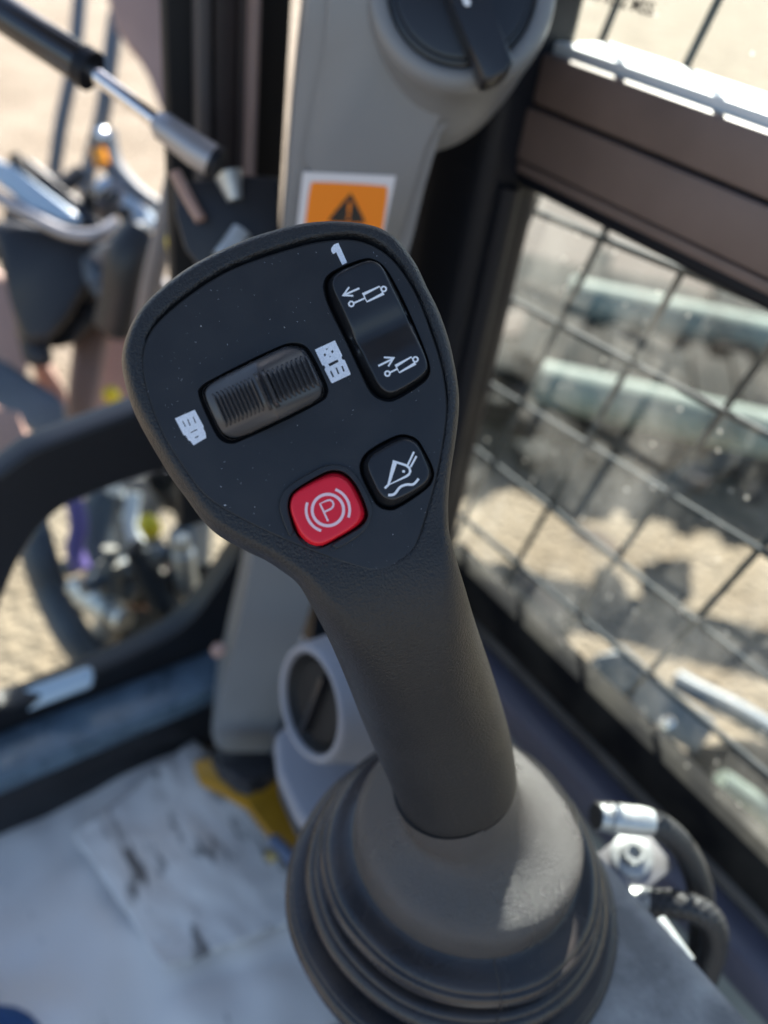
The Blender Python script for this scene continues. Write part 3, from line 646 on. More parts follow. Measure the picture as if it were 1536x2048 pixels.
# wire guard outside the glass
mg = thing('window_guard', 'dark welded wire mesh guard outside the dusty right window', 'guard', (0.372, 0.0, H0 - 0.42))
XM = 0.372
def wire(a, b, x, r, ext0=0.6, ext1=0.2):
    p, q = XP(a[0], a[1], x), XP(b[0], b[1], x); d = (q - p).normalized(); tube('wire', [p - d * ext0, p, q, q + d * ext1], r, 'wire', mg, seg=10)
for a, b in (((1036, 410), (1335, 529)), ((975, 575), (1536, 870)), ((930, 738), (1536, 1110)), ((1133, 1041), (1395, 1246)), ((930, 1039), (1296, 1347)), ((1106, 1292), (1340, 1510))):
    wire(a, b, XM, 0.0020, 0.12, 0.6)
hv = [((1150, 585), (900, 1095)), ((1350, 570), (978, 1225)), ((1536, 700), (1100, 1300)), ((1540, 1075), (1180, 1475))]
for a, b in hv: wire(a, b, XM + 0.0036, 0.0020, 0.62, 0.12)
p0, p1 = XP(1150, 585, XM), XP(1350, 570, XM); dl = p1 - p0
d0 = (XP(1150, 585, XM) - XP(900, 1095, XM)).normalized()
for k in (-1.05,): tube('wire', [p0 + dl * k + d0 * 0.6 + Vector((0.0036, 0, 0)), p0 + dl * k - d0 * 0.12 + Vector((0.0036, 0, 0))], 0.0020, 'wire', mg, seg=10)

# ================================================================= GREY CORNER COLUMN
cp = P(600, 300, 0.37); cn = Vector((-0.50, -0.866, 0)).normalized()
col = thing('corner_column', 'grey plastic corner column with a throttle dial and an orange warning sticker', 'column', PL(480, 1500, cp, cn))
cl = [(616,-70),(606,60),(592,180),(580,300),(567,470),(545,700),(520,960),(500,1140),(470,1280),(442,1400),(421,1470),(430,1500),(452,1510),(545,1512),(575,1400),(600,1280),(632,1180),(700,900),(790,600),(826,470),(850,370),(880,270),(905,190),(960,90),(965,-70)]
prism('trim', [PL(a, b, cp, cn) for a, b in cl], -cn * 0.075, 'greytrim', col, 0.009, 5, 60)
prism('front_cap', [PL(a, b, cp + cn * 0.004, cn) for a, b in ((655,-70),(648,100),(622,320),(612,350),(600,520),(640,560),(760,560),(800,470),(828,370),(850,290),(880,200),(905,170),(930,60),(930,-70))], -cn * 0.02, 'greytrim', col, 0.010, 5, 60)
# throttle dial on a round housing
dax = i2w(Vector((0.02, 0.16, -1))).normalized(); dc = P(925, -28, 0.330)
hg = i2w(Vector((-0.98, 0.18, 0.0)))
hous = lathe('dial_housing', smooth_prof([(0.0300, -0.004), (0.0302, -0.001), (0.0318, 0.0006), (0.0345, 0.0006), (0.0372, -0.0012), (0.0384, -0.005), (0.0386, -0.010), (0.0388, -0.016), (0.0396, -0.023), (0.0412, -0.031), (0.0438, -0.040), (0.0470, -0.052)], 4), dc, 'greytrim', col, axis=dax, seg=96, lean=lambda h: hg * (max(0, -h - 0.012) ** 1.5) * 2.0)
dial = lathe('throttle_dial', [(0.0001, 0.001), (0.0255, 0.001), (0.0268, 0.0004), (0.0272, -0.001), (0.0285, -0.0012), (0.0296, -0.002), (0.0298, -0.006), (0.0001, -0.006)], dc, 'dialblack', col, axis=dax, seg=80, auto=40)
kb = [(872, -90), (946, -90), (985, 10), (1030, 122), (1012, 146), (985, 160), (966, 163), (940, 90), (905, 5)]
kd = dc + dax * 0.0145
prism('dial_grip', [PL(a, b, kd, dax) for a, b in kb], -dax * 0.0135, 'dialblack', dial, 0.0018, 3)
prism('pointer_mark', [PL(a, b, kd + dax * 0.0001, dax) for a, b in chaikin([(918,-25),(930,-25),(942,4),(940,12),(932,13),(927,8)], 2)], dax * 0.0001, 'white', dial)
# sticker
kst = cp + cn * 0.0046
stk = prism('warning_sticker', [PL(a, b, kst, cn) for a, b in ((606,344),(792,352),(766,475),(592,470))], -cn * 0.0004, 'sticker', col)
prism('orange_field', [PL(a, b, kst + cn * 0.0003, cn) for a, b in chaikin([(620,368),(627,363),(770,371),(777,377),(764,470),(758,474),(612,470),(608,462)], 1)], -cn * 0.0002, 'orange', stk)
tri = [Vector(p) for p in ((701,386),(731,446),(656,442))]
tc_ = sum(tri, Vector((0, 0))) / 3
prism('warning_triangle', [PL(a, b, kst + cn * 0.0005, cn) for a, b in chaikin([(701,386),(703,388),(731,444),(729,447),(658,444),(656,440)], 1)], -cn * 0.0001, 'ink', stk)
prism('exclamation_mark', [PL(a, b, kst + cn * 0.0007, cn) for a, b in ((697,404),(703,404),(700,429),(695,429))], -cn * 0.0001, 'orange', stk)
prism('exclamation_mark', [PL(a, b, kst + cn * 0.0007, cn) for a, b in ((694,433),(700,433),(699,439),(693,439))], -cn * 0.0001, 'orange', stk)

# ================================================================= SIDE CONSOLE WITH VENT
sc = thing('vent_console', 'light grey side console with a round black air vent behind the joystick shaft', 'console', P(650, 1600, 0.44))
zc_ = -0.385
prism('console_top', [ZP(a, b, zc_) for a, b in ((548,1470),(640,1380),(820,1380),(840,1640),(760,1760),(650,1700),(590,1620),(555,1540))], (0, 0, -0.012), 'greyvent', sc, 0.004, 3)
prism('console_body', [ZP(a, b, zc_ - 0.0125) for a, b in ((556,1475),(640,1390),(815,1390),(830,1640),(755,1745),(652,1690),(597,1618),(562,1540))], (0, 0, -0.028), 'black', sc, 0.003, 2)
vax = i2w(Vector((-0.82, 0.06, -0.62))).normalized(); vc = P(618, 1408, 0.405)
vg = i2w(Vector((0.75, 0.55, 0.3)))
lathe('vent_housing', smooth_prof([(0.0238, -0.012), (0.0243, -0.004), (0.0252, -0.0004), (0.0268, 0.0006), (0.0284, -0.0002), (0.0296, -0.003), (0.0306, -0.009), (0.0325, -0.018), (0.0350, -0.030), (0.0375, -0.042), (0.039, -0.055)], 4), vc, 'greyvent', sc, axis=vax, seg=64, lean=lambda h: vg * 0.12 * max(0, -h - 0.008))
vin = lathe('vent_barrel', [(0.0001, -0.0050), (0.0190, -0.0050), (0.0205, -0.0058), (0.0212, -0.0075), (0.0222, -0.0070), (0.0236, -0.0030), (0.0244, -0.0022), (0.0244, -0.012)], vc, 'void', sc, axis=vax, seg=48)
vu = UPZ - vax * UPZ.dot(vax); vu.normalize(); vv_ = vax.cross(vu)
prism('vent_flap', [vc + vax * 0.0005 + vu * a + vv_ * b for a, b in ((-0.019, -0.003), (0.019, -0.003), (0.0200, -0.001), (0.019, 0.0), (-0.019, 0.0))], -vax * 0.008, 'dialblack', vin, 0.001)
# yellow machine plate, fitting and tubes in the gap below
yp = thing('floor_bracket', 'dark yellow painted steel bracket in the gap beside the floor sheet', 'bracket', ZP(560, 1640, -0.60))
prism('bracket_plate', [ZP(a, b, -0.585) for a, b in ((385,1520),(520,1500),(590,1600),(650,1730),(610,1770),(560,1690),(500,1600),(400,1560))], (0, 0, -0.01), 'yellow', yp, 0.003)
prism('bracket_arm', [ZP(a, b, -0.52) for a, b in ((418,1500),(545,1500),(560,1540),(520,1545),(505,1570),(470,1560),(440,1530))], (0, 0, -0.018), 'black', yp, 0.004)
ft = tube('pipe_fitting', [P(540, 1700, 0.60), P(552, 1716, 0.60)], 0.0065, 'brass'); tag(ft, 'small brass pipe fitting at the edge of the white floor sheet', 'fitting')
bt = tube('blue_tube', [P(548, 1680, 0.60), P(585, 1720, 0.57), P(612, 1775, 0.55), P(620, 1850, 0.56)], 0.0045, 'blue', smoothk=6); tag(bt, 'thin blue plastic tube running from brass fitting to behind the boot', 'tube')
rtb = tube('red_tube', [P(585, 1770, 0.58), P(596, 1800, 0.57), P(606, 1850, 0.57)], 0.0045, 'redtube', smoothk=6); tag(rtb, 'short red tube peeking out left of the rubber boot', 'tube')

# ================================================================= FLOOR
ZF = H0 - 0.662
fl = box('floor', (-0.9, -0.6, ZF - 0.03), (0.312, 0.418, ZF), 'dust', None, 0.0); tag(fl, 'cab floor', None, None, 'structure')
def sheet(name, poly, dz, amp, seed, m, n=46):
    xs = [ZP(a, b, -0.655) for a, b in poly]; P0, P1, P2, P3 = xs; vs = []; fs = []
    for top in (0.0008, -0.0008):
        for i in range(n + 1):
            for j in range(n + 1):
                u, v = i / n, j / n; p = P0.lerp(P1, u).lerp(P3.lerp(P2, u), v)
                e = noise.noise(Vector((u * 7 + seed, v * 7, 0))) * 0.015
                h = amp * (0.5 + noise.noise(Vector((u * 3.2 + seed, v * 2.6, seed))) + 0.35 * noise.noise(Vector((u * 9, v * 8 + seed, 1))))
                ridge = abs(noise.noise(Vector((u * 2.1 + seed * 3, v * 2.4, 5)))) * amp * 1.4
                vs.append(Vector((p.x + e * (v in (0, 1)), p.y + e * (u in (0, 1)), ZF + dz + max(0, h) + ridge + top)))
    N = n + 1; K = N * N
    for i in range(n):
        for j in range(n):
            a = i * N + j; fs.append((a, a + 1, a + N + 1, a + N)); fs.append((K + a, K + a + N, K + a + N + 1, K + a + 1))
    for k in range(n):
        for a, b in ((k, k + 1), (n * N + k, n * N + k + 1), (k * N, (k + 1) * N), (k * N + n, (k + 1) * N + n)): fs.append((a, b, K + b, K + a))
    return mk(name, vs, fs, m, None, True)
s1 = sheet('floor_sheet', ((-260, 1760), (400, 1480), (760, 2000), (-200, 2500)), 0.002, 0.010, 1.3, 'sheet'); tag(s1, 'large dirty white plastic sheet covering the cab floor', 'sheet')
s2 = sheet('floor_sheet', ((150, 1690), (390, 1500), (640, 1840), (330, 1960)), 0.020, 0.0035, 4.1, 'sheet2'); tag(s2, 'smaller creased sheet with black smears lying on the larger white sheet', 'sheet')
# knee of the operator
kn = tube('person', [P(-420, 2350, 0.50), P(-240, 2235, 0.52), P(-90, 2180, 0.54), P(10, 2172, 0.56), P(60, 2200, 0.60), P(50, 2310, 0.70)], lambda t: 0.052 - 0.012 * t, 'denim', None, seg=28, smoothk=8)
tag(kn, 'person in blue jeans, only a knee showing in the bottom left corner', 'person')

# unseen partial roof, added and cut back to set the skylight inside
rf = box('unseen_partial_roof', (-0.22, 0.0, H0 + 0.50), (0.36, 0.50, H0 + 0.56), 'greytrim', None, 0.02, 3); tag(rf, 'unseen grey cab roof, cut back to set the skylight inside', 'roof')
# ================================================================= FRONT WINDOW
YF = 0.462
fwn = thing('front_window', 'black front window frame with a rounded lower pane and a bluish inner ledge', 'window', (0.1, YF, H0 - 0.58))
def fplate(name, outer, hole, y, th, m, parent, bevel=0.003):
    cu = bpy.data.curves.new('tmp', 'CURVE'); cu.dimensions = '2D'; cu.fill_mode = 'BOTH'; cu.extrude = th / 2 - bevel; cu.bevel_depth = bevel; cu.offset = -bevel; cu.bevel_resolution = 2
    for loop in [outer] + ([hole] if hole else []):
        sp = cu.splines.new('POLY'); sp.points.add(len(loop) - 1); sp.use_cyclic_u = True
        for q, p in zip(sp.points, loop): v = YP(p[0], p[1], y); q.co = (v.x, v.z, 0, 1)
    ob = bpy.data.objects.new('tmp', cu); C.objects.link(ob); me = bpy.data.meshes.new_from_object(ob.evaluated_get(bpy.context.evaluated_depsgraph_get())); bpy.data.objects.remove(ob)
    L = ORG[parent.name]
    for v in me.vertices: x, z, t = v.co; v.co = Vector((x, y + th / 2 - t, z)) - L
    return mkme(name, me, m, parent, L, True, 40)
hole = chaikin([(-36,1405),(-30,1290),(5,1200),(45,1105),(110,1022),(200,985),(330,940),(470,930),(500,1000),(490,1085),(440,1165),(390,1235),(330,1282),(180,1352),(60,1400),(0,1422)], 2)
fplate('frame_plate', [(-420,1120),(-120,1010),(0,950),(60,905),(120,882),(300,815),(420,770),(640,770),(640,1560),(-420,1800)], hole, YF, 0.022, 'black', fwn)
fplate('pane', hole, None, YF + 0.012, 0.004, 'glass_clean', fwn, 0)
def ledge_strip(): 
    a, b, c, d = ZP(-300, 1545, -0.58), ZP(-300, 1690, -0.58), ZP(460, 1372, -0.58), ZP(450, 1300, -0.58)
    box('inner_ledge', (-0.5, 0.4205, H0 - 0.60), (0.305, YF - 0.001, H0 - 0.5795), 'ledge', fwn, 0.002)
M['ledge'] = mat('satin_ledge', (0.13, 0.19, 0.25), 0.28, var=0.25, vscale=30)
ledge_strip()
box('bulkhead', (-0.5, 0.4205, H0 - 0.70), (0.305, 0.44, H0 - 0.6005), 'black', fwn, 0.002)
# upright post at the front right
def vstrip(name, px0, px1, y, th, m, parent, bevel=0.002, z0=-0.34, z1=0.5):
    a, b = YP(px0, 200, y), YP(px1, 200, y); return box(name, (a.x, y, H0 + z0), (b.x, y + th, H0 + z1), m, parent, bevel)
post = thing('front_post', 'black front corner post with ribbed seals beside the gas strut', 'post', (0.2, 0.45, H0 - 0.35))
vstrip('post_body', 338, 575, 0.452, 0.010, 'void', post, 0.002, z0=-0.42)
M['strip1'] = mat('grey_seal', (0.10, 0.09, 0.09), 0.4); M['strip2'] = mat('warm_edge', (0.30, 0.22, 0.20), 0.45); M['strip3'] = mat('brown_seal', (0.045, 0.036, 0.036), 0.45)
vstrip('seal_strip', 396, 426, 0.443, 0.0085, 'strip1', post, 0.0025)
vstrip('seal_strip', 430, 472, 0.446, 0.0055, 'strip3', post, 0.0025)
vstrip('seal_strip', 477, 498, 0.445, 0.0065, 'strip3', post, 0.002)
vstrip('seal_strip', 505, 519, 0.436, 0.0155, 'strip2', post, 0.002)
# gas strut
gs = thing('gas_strut', 'gas strut with black cylinder and chrome rod across the front window', 'strut', P(420, 330, 0.41))
DG = 0.40
a0, a1, a2, a3, a4 = P(-180, -95, DG), P(170, 134, DG), P(325, 252, DG + 0.003), P(390, 300, DG + 0.004), P(432, 326, DG + 0.005)
M['glossblack'] = mat('gloss_black_tube', (0.02, 0.02, 0.024), 0.14, coat=0.5)
tube('cylinder', [a0, a0.lerp(a1, 0.5), a1 - (a1 - a0).normalized() * 0.0012, a1], lambda t: 0.0088 if t < 0.9 else 0.0080, 'glossblack', gs, seg=28)
tube('end_bush', [a1 - (a1 - a0).normalized() * 0.002, a1 + (a1 - a0).normalized() * 0.004], 0.0096, 'navy', gs, seg=28)
tube('rod', [a1, a2], 0.0038, 'chrome', gs, seg=20)
tube('rod_socket', [a2 - (a3 - a2).normalized() * 0.004, a2, a2.lerp(a3, 0.3), a3, a3.lerp(a4, 0.95)], lambda t: 0.0045 if t < 0.1 else 0.0070 if t < 0.6 else 0.0078, 'steelgrey', gs, seg=24)
tube('socket_cap', [a3.lerp(a4, 0.85), a4 + (a4 - a3) * 0.15], 0.0079, 'navy', gs, seg=24)
sb = thing('strut_bracket', 'black pivot bracket holding the lower end of gas strut', 'bracket', P(440, 470, 0.44))
prism('bracket_plate', [P(a, b, 0.43) for a, b in ((345,352),(400,372),(470,350),(560,355),(560,520),(420,560),(370,500),(350,430))], ray(440, 440).normalized() * 0.012, 'black', sb, 0.002)
tube('pivot_ball', [P(455, 345, 0.425), P(470, 400, 0.428)], lambda t: 0.0075 - 0.0035 * t, 'zinc', sb, seg=20)
tube('pivot_pin', [P(445, 520, 0.425), P(485, 465, 0.428)], 0.0058, 'zinc', sb, seg=20)
tube('bracket_edge', [P(350, 345, 0.424), P(378, 400, 0.424), P(402, 440, 0.424)], 0.0030, 'tan', sb, seg=12)

# ================================================================= OUTSIDE, THROUGH THE FRONT WINDOW
def slab(name, poly, d, th, m, parent=None, bevel=0.01, auto=40):
    dirv = ray(sum(p[0] for p in poly) / len(poly), sum(p[1] for p in poly) / len(poly)).normalized()
    return prism(name, [P(a, b, d) for a, b in poly], dirv * th, m, parent, bevel, 3, auto)
boom = thing('boom', 'tan painted digger boom and boom foot seen through the front window', 'boom', P(100, 900, 1.25))
slab('boom_plate', [(205,-40),(330,-40),(345,150),(350,260),(338,290),(330,240),(305,150),(262,105),(232,60)], 1.0, 0.05, 'tan', boom)
slab('boom_side', [(-40,520),(30,560),(62,680),(40,720),(55,830),(-40,850)], 1.05, 0.06, 'tan', boom)
M['tan2'] = mat('brown_tan_paint', (0.28, 0.175, 0.135), 0.5, var=0.15, vscale=8)
slab('boom_arm', [(150,640),(200,600),(222,660),(190,860),(122,900)], 0.98, 0.06, 'tan2', boom)
slab('boom_web', [(190,600),(300,560),(330,700),(300,880),(190,900),(205,760)], 1.15, 0.05, 'tan', boom)
slab('boom_web', [(55,690),(90,700),(130,780),(160,880),(120,900),(90,840)], 1.12, 0.05, 'tan', boom)
slab('boom_rib', [(300,500),(335,560),(345,700),(318,705),(296,600)], 1.08, 0.04, 'black', boom)
slab('boom_foot', [(-60,760),(20,840),(98,892),(40,930),(-60,980)], 0.75, 0.05, 'tan', boom)
sb2 = slab('step_plate', [(-60,690),(10,720),(130,800),(135,850),(95,885),(-60,790)], 0.9, 0.04, 'slate', None); tag(sb2, 'slate blue steel plate below the lamp bracket outside front window', 'plate')
wlp = thing('work_lamp', 'black work lamp housing with a pale glossy cover outside front window', 'lamp', P(90, 620, 0.85))
slab('housing', [(-30,440),(30,440),(150,470),(205,480),(185,560),(140,640),(95,690),(40,690),(20,600)], 0.86, 0.09, 'black', wlp, 0.012)
slab('cover', [(-30,305),(30,335),(160,430),(165,448),(120,446),(60,415),(-30,350)], 0.83, 0.03, 'lens', wlp, 0.006)
slab('hood', [(45,310),(60,318),(190,430),(215,460),(165,448),(150,415),(70,350)], 0.84, 0.04, 'black', wlp, 0.006)
tube('rim', [P(-20, 385, 0.83), P(60, 430, 0.83), P(130, 465, 0.83), P(190, 470, 0.83), P(232, 445, 0.84)], 0.0065, 'steelgrey', wlp, smoothk=6)
slab('lamp_arm', [(100,500),(232,470),(262,470),(230,600),(150,690),(100,700),(60,670)], 0.93, 0.06, 'black', wlp)
slab('lamp_foot', [(25,640),(95,660),(110,735),(50,735)], 0.88, 0.05, 'black', wlp)
def cable(name, pts, r, m, label, cat, group=None):
    o = tube(name, [P(*p) for p in pts], r, m, None, smoothk=8); return tag(o, label, cat, group)
M['hosegrey'] = mat('grey_hose', (0.17, 0.165, 0.18), 0.35)
cable('hydraulic_hose', [(352,360,0.62),(330,460,0.64),(305,560,0.68),(285,660,0.74)], 0.0085, 'hosegrey', 'grey hydraulic hose leaning down from strut bracket towards the joystick head', 'hose', 'hydraulic hoses in front of the cab')
cable('hydraulic_hose', [(290,470,0.80),(262,520,0.80),(250,590,0.82),(235,650,0.84)], 0.024, 'hose', 'thick black hydraulic hose with worn sleeve left of the joystick head', 'hose', 'hydraulic hoses in front of the cab')
cable('hydraulic_hose', [(162,-30,1.3),(148,120,1.3),(122,250,1.32),(108,350,1.34)], 0.011, 'slate', 'slate hose hanging in front of the bright sand, left of its twin', 'hose', 'hydraulic hoses in front of the cab')
cable('hydraulic_hose', [(232,30,1.25),(218,140,1.25),(205,230,1.26),(180,330,1.3),(168,390,1.3)], 0.012, 'slate', 'slate hose hanging in front of the bright sand, below the strut rod', 'hose', 'hydraulic hoses in front of the cab')
kb2 = thing('marker_lamp', 'small amber marker lamp on a dark swivel arm outside front window', 'lamp', P(215, 320, 0.95))
tube('swivel_arm', [P(205, 268, 0.95), P(225, 330, 0.95), P(270, 380, 0.95), P(318, 412, 0.95)], lambda t: 0.016 - 0.010 * t, 'slate', kb2, smoothk=5)
tube('amber_lens', [P(196, 300, 0.935), P(204, 330, 0.935)], 0.0085, 'amber', kb2)
lathe('chrome_nut', [(0.0001, 0.006), (0.006, 0.005), (0.008, 0.0), (0.0001, 0.0)], P(206, 268, 0.93), 'chrome', kb2, axis=i2w(Vector((0.1, -0.5, -1))).normalized(), seg=20)
sp = slab('side_plate', [(178,372),(215,345),(300,420),(325,455),(285,468),(240,440)], 1.0, 0.03, 'lens', None); tag(sp, 'pale bluish cover plate under the amber marker lamp', 'plate')
yl = lathe('grease_cap', [(0.0001, 0.008), (0.006, 0.006), (0.0085, 0.002), (0.0085, -0.008), (0.0001, -0.008)], P(222, 788, 0.9), 'yelcap', None, axis=i2w(Vector((0, -0.6, -1))).normalized(), seg=24); tag(yl, 'round yellow cap left of the joystick head', 'cap', 'yellow caps on the machine')
yl = lathe('grease_cap', [(0.0001, 0.012), (0.008, 0.010), (0.011, 0.004), (0.011, -0.01), (0.0001, -0.01)], P(298, 1050, 0.86), 'yelcap', None, axis=i2w(Vector((0, -0.6, -1))).normalized(), seg=24); tag(yl, 'round yellow cap inside the lower front pane', 'cap', 'yellow caps on the machine')
yl = lathe('grease_cap', [(0.0001, 0.010), (0.006, 0.008), (0.008, 0.003), (0.008, -0.012), (0.0001, -0.012)], P(355, 488, 0.60), 'yelcap', None, axis=i2w(Vector((0, -0.6, -1))).normalized(), seg=24); tag(yl, 'dull yellow cap beside the strut bracket above joystick head', 'cap', 'yellow caps on the machine')
vb = thing('valve_block', 'dark hydraulic valve block with bright fittings left of the joystick head outside', 'valve block', P(280, 560, 0.95))
slab('block', [(225,500),(300,470),(335,480),(330,560),(300,640),(250,655),(215,640)], 0.95, 0.09, 'slate', vb, 0.012)
slab('block_cap', [(205,610),(290,600),(320,640),(240,690),(200,665)], 0.93, 0.06, 'black', vb, 0.012)
for q, (a, b) in enumerate(((262,505), (243,560), (292,492), (228,600))):
    lathe('port_fitting', [(0.0001, 0.008), (0.006, 0.007), (0.009, 0.0), (0.009, -0.012), (0.0001, -0.012)], P(a, b, 0.945), 'zinc', vb, axis=i2w(Vector((0.2, -0.6, -1))).normalized(), seg=14)
pg_ = slab('guard_plate', [(25,325),(62,318),(215,445),(225,470),(150,470),(60,400)], 1.0, 0.02, 'black', None, 0.004); tag(pg_, 'thin black guard plate behind the pale work lamp cover', 'plate')
lk = slab('boom_link', [(335,480),(372,470),(470,545),(430,575),(345,560)], 0.70, 0.04, 'tan', None, 0.01); tag(lk, 'tan painted link between the strut bracket and the joystick head', 'link')
sc_ = lathe('cap_screw', [(0.0001, 0.003), (0.004, 0.0025), (0.005, 0.0), (0.0001, 0.0)], P(437, 1300, 0.52), 'tan', fwn, axis=i2w(Vector((0, -0.5, -1))).normalized(), seg=20)
# swing post and hoses seen in the lower pane
mass = slab('swing_casting', [(175,985),(250,960),(330,930),(345,1010),(300,1020),(310,1100),(335,1120),(400,1010),(430,1010),(420,1150),(330,1330),(215,1330),(180,1260),(205,1180),(160,1120)], 1.35, 0.2, 'castgrey', None, 0.02); tag(mass, 'grey cast machine casting behind the hoses in the lower pane', 'casting')
spst = thing('swing_post', 'grey cast swing post with pins seen through the lower front pane', 'swing post', P(280, 1280, 1.2))
slab('post_arm', [(165,1170),(240,1120),(300,1060),(322,1080),(250,1190),(180,1240)], 1.0, 0.06, 'slate', spst)
slab('post_body', [(220,1180),(290,1120),(340,1180),(330,1290),(250,1330),(210,1270)], 1.05, 0.12, 'track', spst, 0.02)
slab('post_cheek', [(335,1060),(385,1020),(398,1150),(370,1240),(340,1230)], 0.92, 0.05, 'slate', spst)
tube('swing_pin', [P(290, 1140, 0.95), P(330, 1215, 0.97)], 0.013, 'steelgrey', spst)
tube('swing_pin', [P(300, 1250, 0.96), P(318, 1262, 0.96)], 0.012, 'lip', spst)
cable('hydraulic_hose', [(40,980,0.93),(78,1110,0.94),(98,1170,0.95),(124,1230,0.95),(160,1290,0.95),(230,1370,0.97)], 0.020, 'slate', 'slate hose slanting down through the left of lower pane', 'hose', 'hydraulic hoses in front of the cab')
cable('hydraulic_hose', [(148,1000,0.90),(158,1050,0.90),(150,1100,0.90),(165,1140,0.90)], 0.010, 'purple', 'purple hose hanging at the top of the lower pane', 'hose', 'hydraulic hoses in front of the cab')
cable('hydraulic_hose', [(205,990,0.95),(195,1060,0.95),(200,1130,0.95),(225,1180,0.95)], 0.018, 'slate', 'slate hose right of the purple hose in lower pane', 'hose', 'hydraulic hoses in front of the cab')
cable('hydraulic_hose', [(268,985,0.95),(262,1040,0.95),(275,1090,0.95)], 0.009, 'alu', 'short pale hose beside the yellow cap in lower pane', 'hose', 'hydraulic hoses in front of the cab')
st = slab('step_rail', [(-30,1420),(70,1370),(180,1330),(190,1345),(185,1375),(60,1420),(-30,1460)], 0.66, 0.03, 'lens', None); tag(st, 'pale steel step rail outside along bottom of the lower pane', 'rail')

def clutter(parent, poly, d0, d1, n, mats, r0, r1):
    poly = [Vector(p) for p in poly]; xs = [p.x for p in poly]; ys = [p.y for p in poly]
    for _ in range(n):
        while True:
            p = Vector((rnd.uniform(min(xs), max(xs)), rnd.uniform(min(ys), max(ys))))
            if inside(p, poly): break
        d = rnd.uniform(d0, d1); a = P(p.x, p.y, d); v = Vector((rnd.gauss(0, 1), rnd.gauss(0, 1), rnd.gauss(0, 1))).normalized(); r = rnd.uniform(r0, r1); L = r * rnd.uniform(1.5, 5)
        tube('fitting', [a - v * L, a - v * L * 0.6, a - v * L * 0.58, a + v * L * 0.58, a + v * L * 0.6, a + v * L], lambda t, r=r: r * (1.0 if 0.3 < t < 0.7 else 0.7), rnd.choice(mats), parent, seg=10)
clutter(vb, ((170, 400), (330, 400), (335, 600), (250, 690), (190, 640)), 0.86, 1.05, 22, ['black', 'black', 'slate', 'tan', 'void', 'hosegrey', 'zinc'], 0.006, 0.014)
clutter(wlp, ((0, 330), (120, 360), (160, 470), (60, 520), (0, 480)), 0.9, 1.05, 8, ['black', 'void', 'slate'], 0.008, 0.016)
clutter(spst, ((150, 1010), (330, 950), (400, 1040), (380, 1230), (250, 1310), (190, 1220)), 0.85, 1.1, 30, ['black', 'void', 'slate', 'castgrey', 'tan', 'castgrey', 'hose', 'deadblack', 'zinc'], 0.006, 0.016)
# ================================================================= OUTSIDE, THROUGH THE SIDE WINDOW
def gpt(px, py, z): return PL(px, py, Vector((0, 0, z)), UPZ)
trk = thing('crawler_track', 'dirty black crawler track with raised pads outside the side window', 'track', gpt(1240, 1000, 0))
ta, tb = gpt(880, 830, 0.0), gpt(1640, 1010, 0.0); td = (tb - ta).normalized(); tn = Vector((-td.y, td.x, 0)); 
if tn.dot(Vector((1, 1, 0))) < 0: tn = -tn
Lt = (tb - ta).length
prism('track_belt', [ta - td * 0.4 - tn * 0.02, tb + td * 0.6 - tn * 0.02, tb + td * 0.6 + tn * 0.42, ta - td * 0.4 + tn * 0.42], (0, 0, 0.30), 'darkdeck', trk, 0.05, 4)
npad = 14
pm = None
for i in range(npad):
    c = ta - td * 0.3 + td * (Lt + 0.8) * (i + 0.5) / npad
    pts = [c - td * 0.035 - tn * 0.01 + UPZ * 0.298, c + td * 0.035 - tn * 0.01 + UPZ * 0.298, c + td * 0.035 + tn * 0.41 + UPZ * 0.298, c - td * 0.035 + tn * 0.41 + UPZ * 0.298]
    if pm is None:
        pad = prism('track_pad', pts, (0, 0, 0.03), 'darkdeck', trk, 0.006); pm = pad; pc = c
    else:
        pad = pm.copy(); C.objects.link(pad); pad.parent = trk; pad.location = c - pc
def gpipe(a, b, z, r, label):
    p, q = gpt(a[0], a[1], z), gpt(b[0], b[1], z); d = (q - p).normalized()
    o = tube('steel_pipe', [p, p + d * 0.02, q, q + d * 1.0], lambda t: r, 'pale', None, seg=32); tag(o, label, 'pipe', 'pale pipes outside the side window')
gpipe((1135, 595), (1536, 680), 0.30, 0.085, 'pale green steel pipe, the farther of two outside the side window')
gpipe((1075, 765), (1536, 870), 0.42, 0.070, 'pale green steel pipe, the nearer of two outside the side window')
skid = thing('pipe_skid', 'dark steel skid of beams under the pale pipes', 'skid', gpt(1250, 720, 0))
k0, k1, k2, k3 = gpt(1010, 560, 0), gpt(1700, 700, 0), gpt(1750, 960, 0), gpt(920, 760, 0)
prism('skid_deck', [k0, k1, k2, k3], (0, 0, 0.16), 'darkdeck', skid, 0.02)
for t in (0.25, 0.6, 0.9):
    a = k0.lerp(k1, t); b = k3.lerp(k2, t); dd = (k1 - k0).normalized() * 0.05
    prism('skid_beam', [a - dd + UPZ * 0.161, a + dd + UPZ * 0.161, b + dd + UPZ * 0.161, b - dd + UPZ * 0.161], (0, 0, 0.09), 'darkdeck', skid, 0.01)
def scrap(parent, n, x0, x1, y0, y1, z, mats, s0, s1):
    for _ in range(n):
        c = gpt(rnd.uniform(x0, x1), rnd.uniform(y0, y1), z); a = rnd.random() * PI; q = rnd.uniform(s0, s1); e = Vector((math.cos(a), math.sin(a), 0)) * q * rnd.uniform(0.6, 2.2); f = Vector((-math.sin(a), math.cos(a), 0)) * q
        k = [rnd.uniform(0.7, 1.2) for _ in range(5)]
        prism('scrap_block', [c + e * k[0], c + f * k[1], c - e * k[2], c - e * 0.5 - f * k[3], c + e * 0.4 - f * k[4]], (0, 0, q * rnd.uniform(0.5, 1.6)), rnd.choice(mats), parent, q * 0.15)
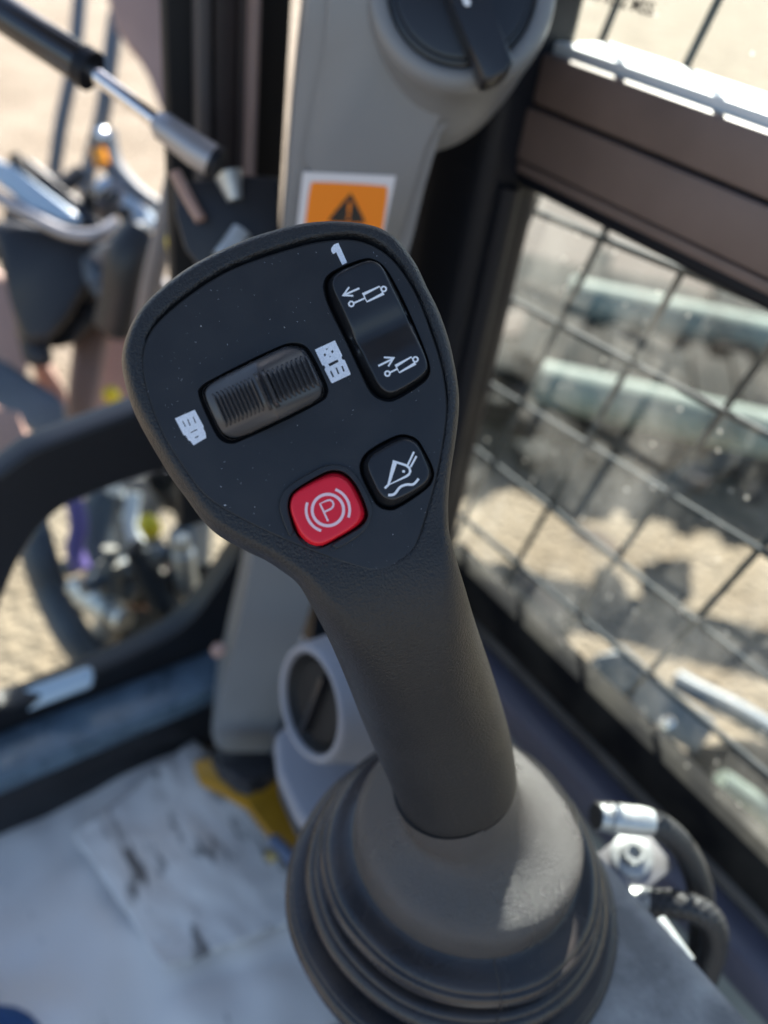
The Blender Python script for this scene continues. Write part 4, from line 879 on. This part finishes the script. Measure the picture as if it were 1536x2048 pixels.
scrap(skid, 34, 940, 1600, 600, 860, 0.162, ['darkdeck', 'darkdeck', 'deadblack', 'dark_ground', 'deadblack'], 0.05, 0.13)
scrap(trk, 14, 900, 1600, 860, 1000, 0.30, ['darkdeck', 'darkdeck', 'deadblack', 'dark_ground'], 0.03, 0.08)
for k, pl in enumerate((((1000, 1140), (1060, 1150), (1150, 1215), (1100, 1225)), ((1120, 1040), (1210, 1060), (1250, 1110), (1180, 1100)))):  # darker brown patches that break up the sand
    pts = [gpt(a, b, 0.004) for a, b in chaikin(pl, 2)]; o = mk('dark_ground_patch', pts, [tuple(range(len(pts)))], 'dark_ground', None, False); tag(o, 'darker brown patch on the sand below the window', None, None, 'structure')
def dark_ground():  # shaded ground round the pipes, its shade painted as a darker brown sheet
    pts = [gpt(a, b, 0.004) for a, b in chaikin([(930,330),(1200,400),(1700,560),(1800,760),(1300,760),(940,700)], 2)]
    o = mk('dark_ground_patch', pts, [tuple(range(len(pts)))], 'dark_ground', None, False); tag(o, 'ground round the pipes, shade painted in as darker brown', None, None, 'structure')
dark_ground()
bm_ = bpy.data.objects['boom']
def sun_block_box(lo, hi, m): return box('sun_block_beam', lo, hi, m, bm_, 0.03, 3)
sun_block_box((0.80, 0.95, 0.30), (0.97, 1.22, 2.7), 'slate')  # unseen upright added behind the column to keep sun off floor and ledge
hr = tube('hand_rail', [P(1355, 1360, 0.95), P(1400, 1385, 0.93), P(1480, 1425, 0.9), P(1600, 1500, 0.86)], 0.012, 'slate', None, smoothk=4); tag(hr, 'grey tubular hand rail outside low behind the wire guard', 'rail')
cw = thing('engine_cover', 'grey rounded engine cover below the side window outside', 'cover', P(1350, 1480, 0.95))
slab('cover_panel', [(1120,1310),(1190,1330),(1240,1285),(1330,1370),(1440,1450),(1390,1510),(1240,1420)], 0.86, 0.2, 'slate', cw, 0.03)
slab('cover_skirt', [(1250,1440),(1390,1520),(1450,1470),(1640,1500),(1640,1950),(1480,1700)], 0.92, 0.2, 'darkdeck', cw, 0.03)
tube('cover_pipe', [P(1440, 1560, 0.86), P(1500, 1600, 0.86), P(1600, 1690, 0.86)], 0.012, 'pale', cw)
tube('cover_knob', [P(1330, 1440, 0.78), P(1334, 1450, 0.78)], 0.008, 'chrome', cw)
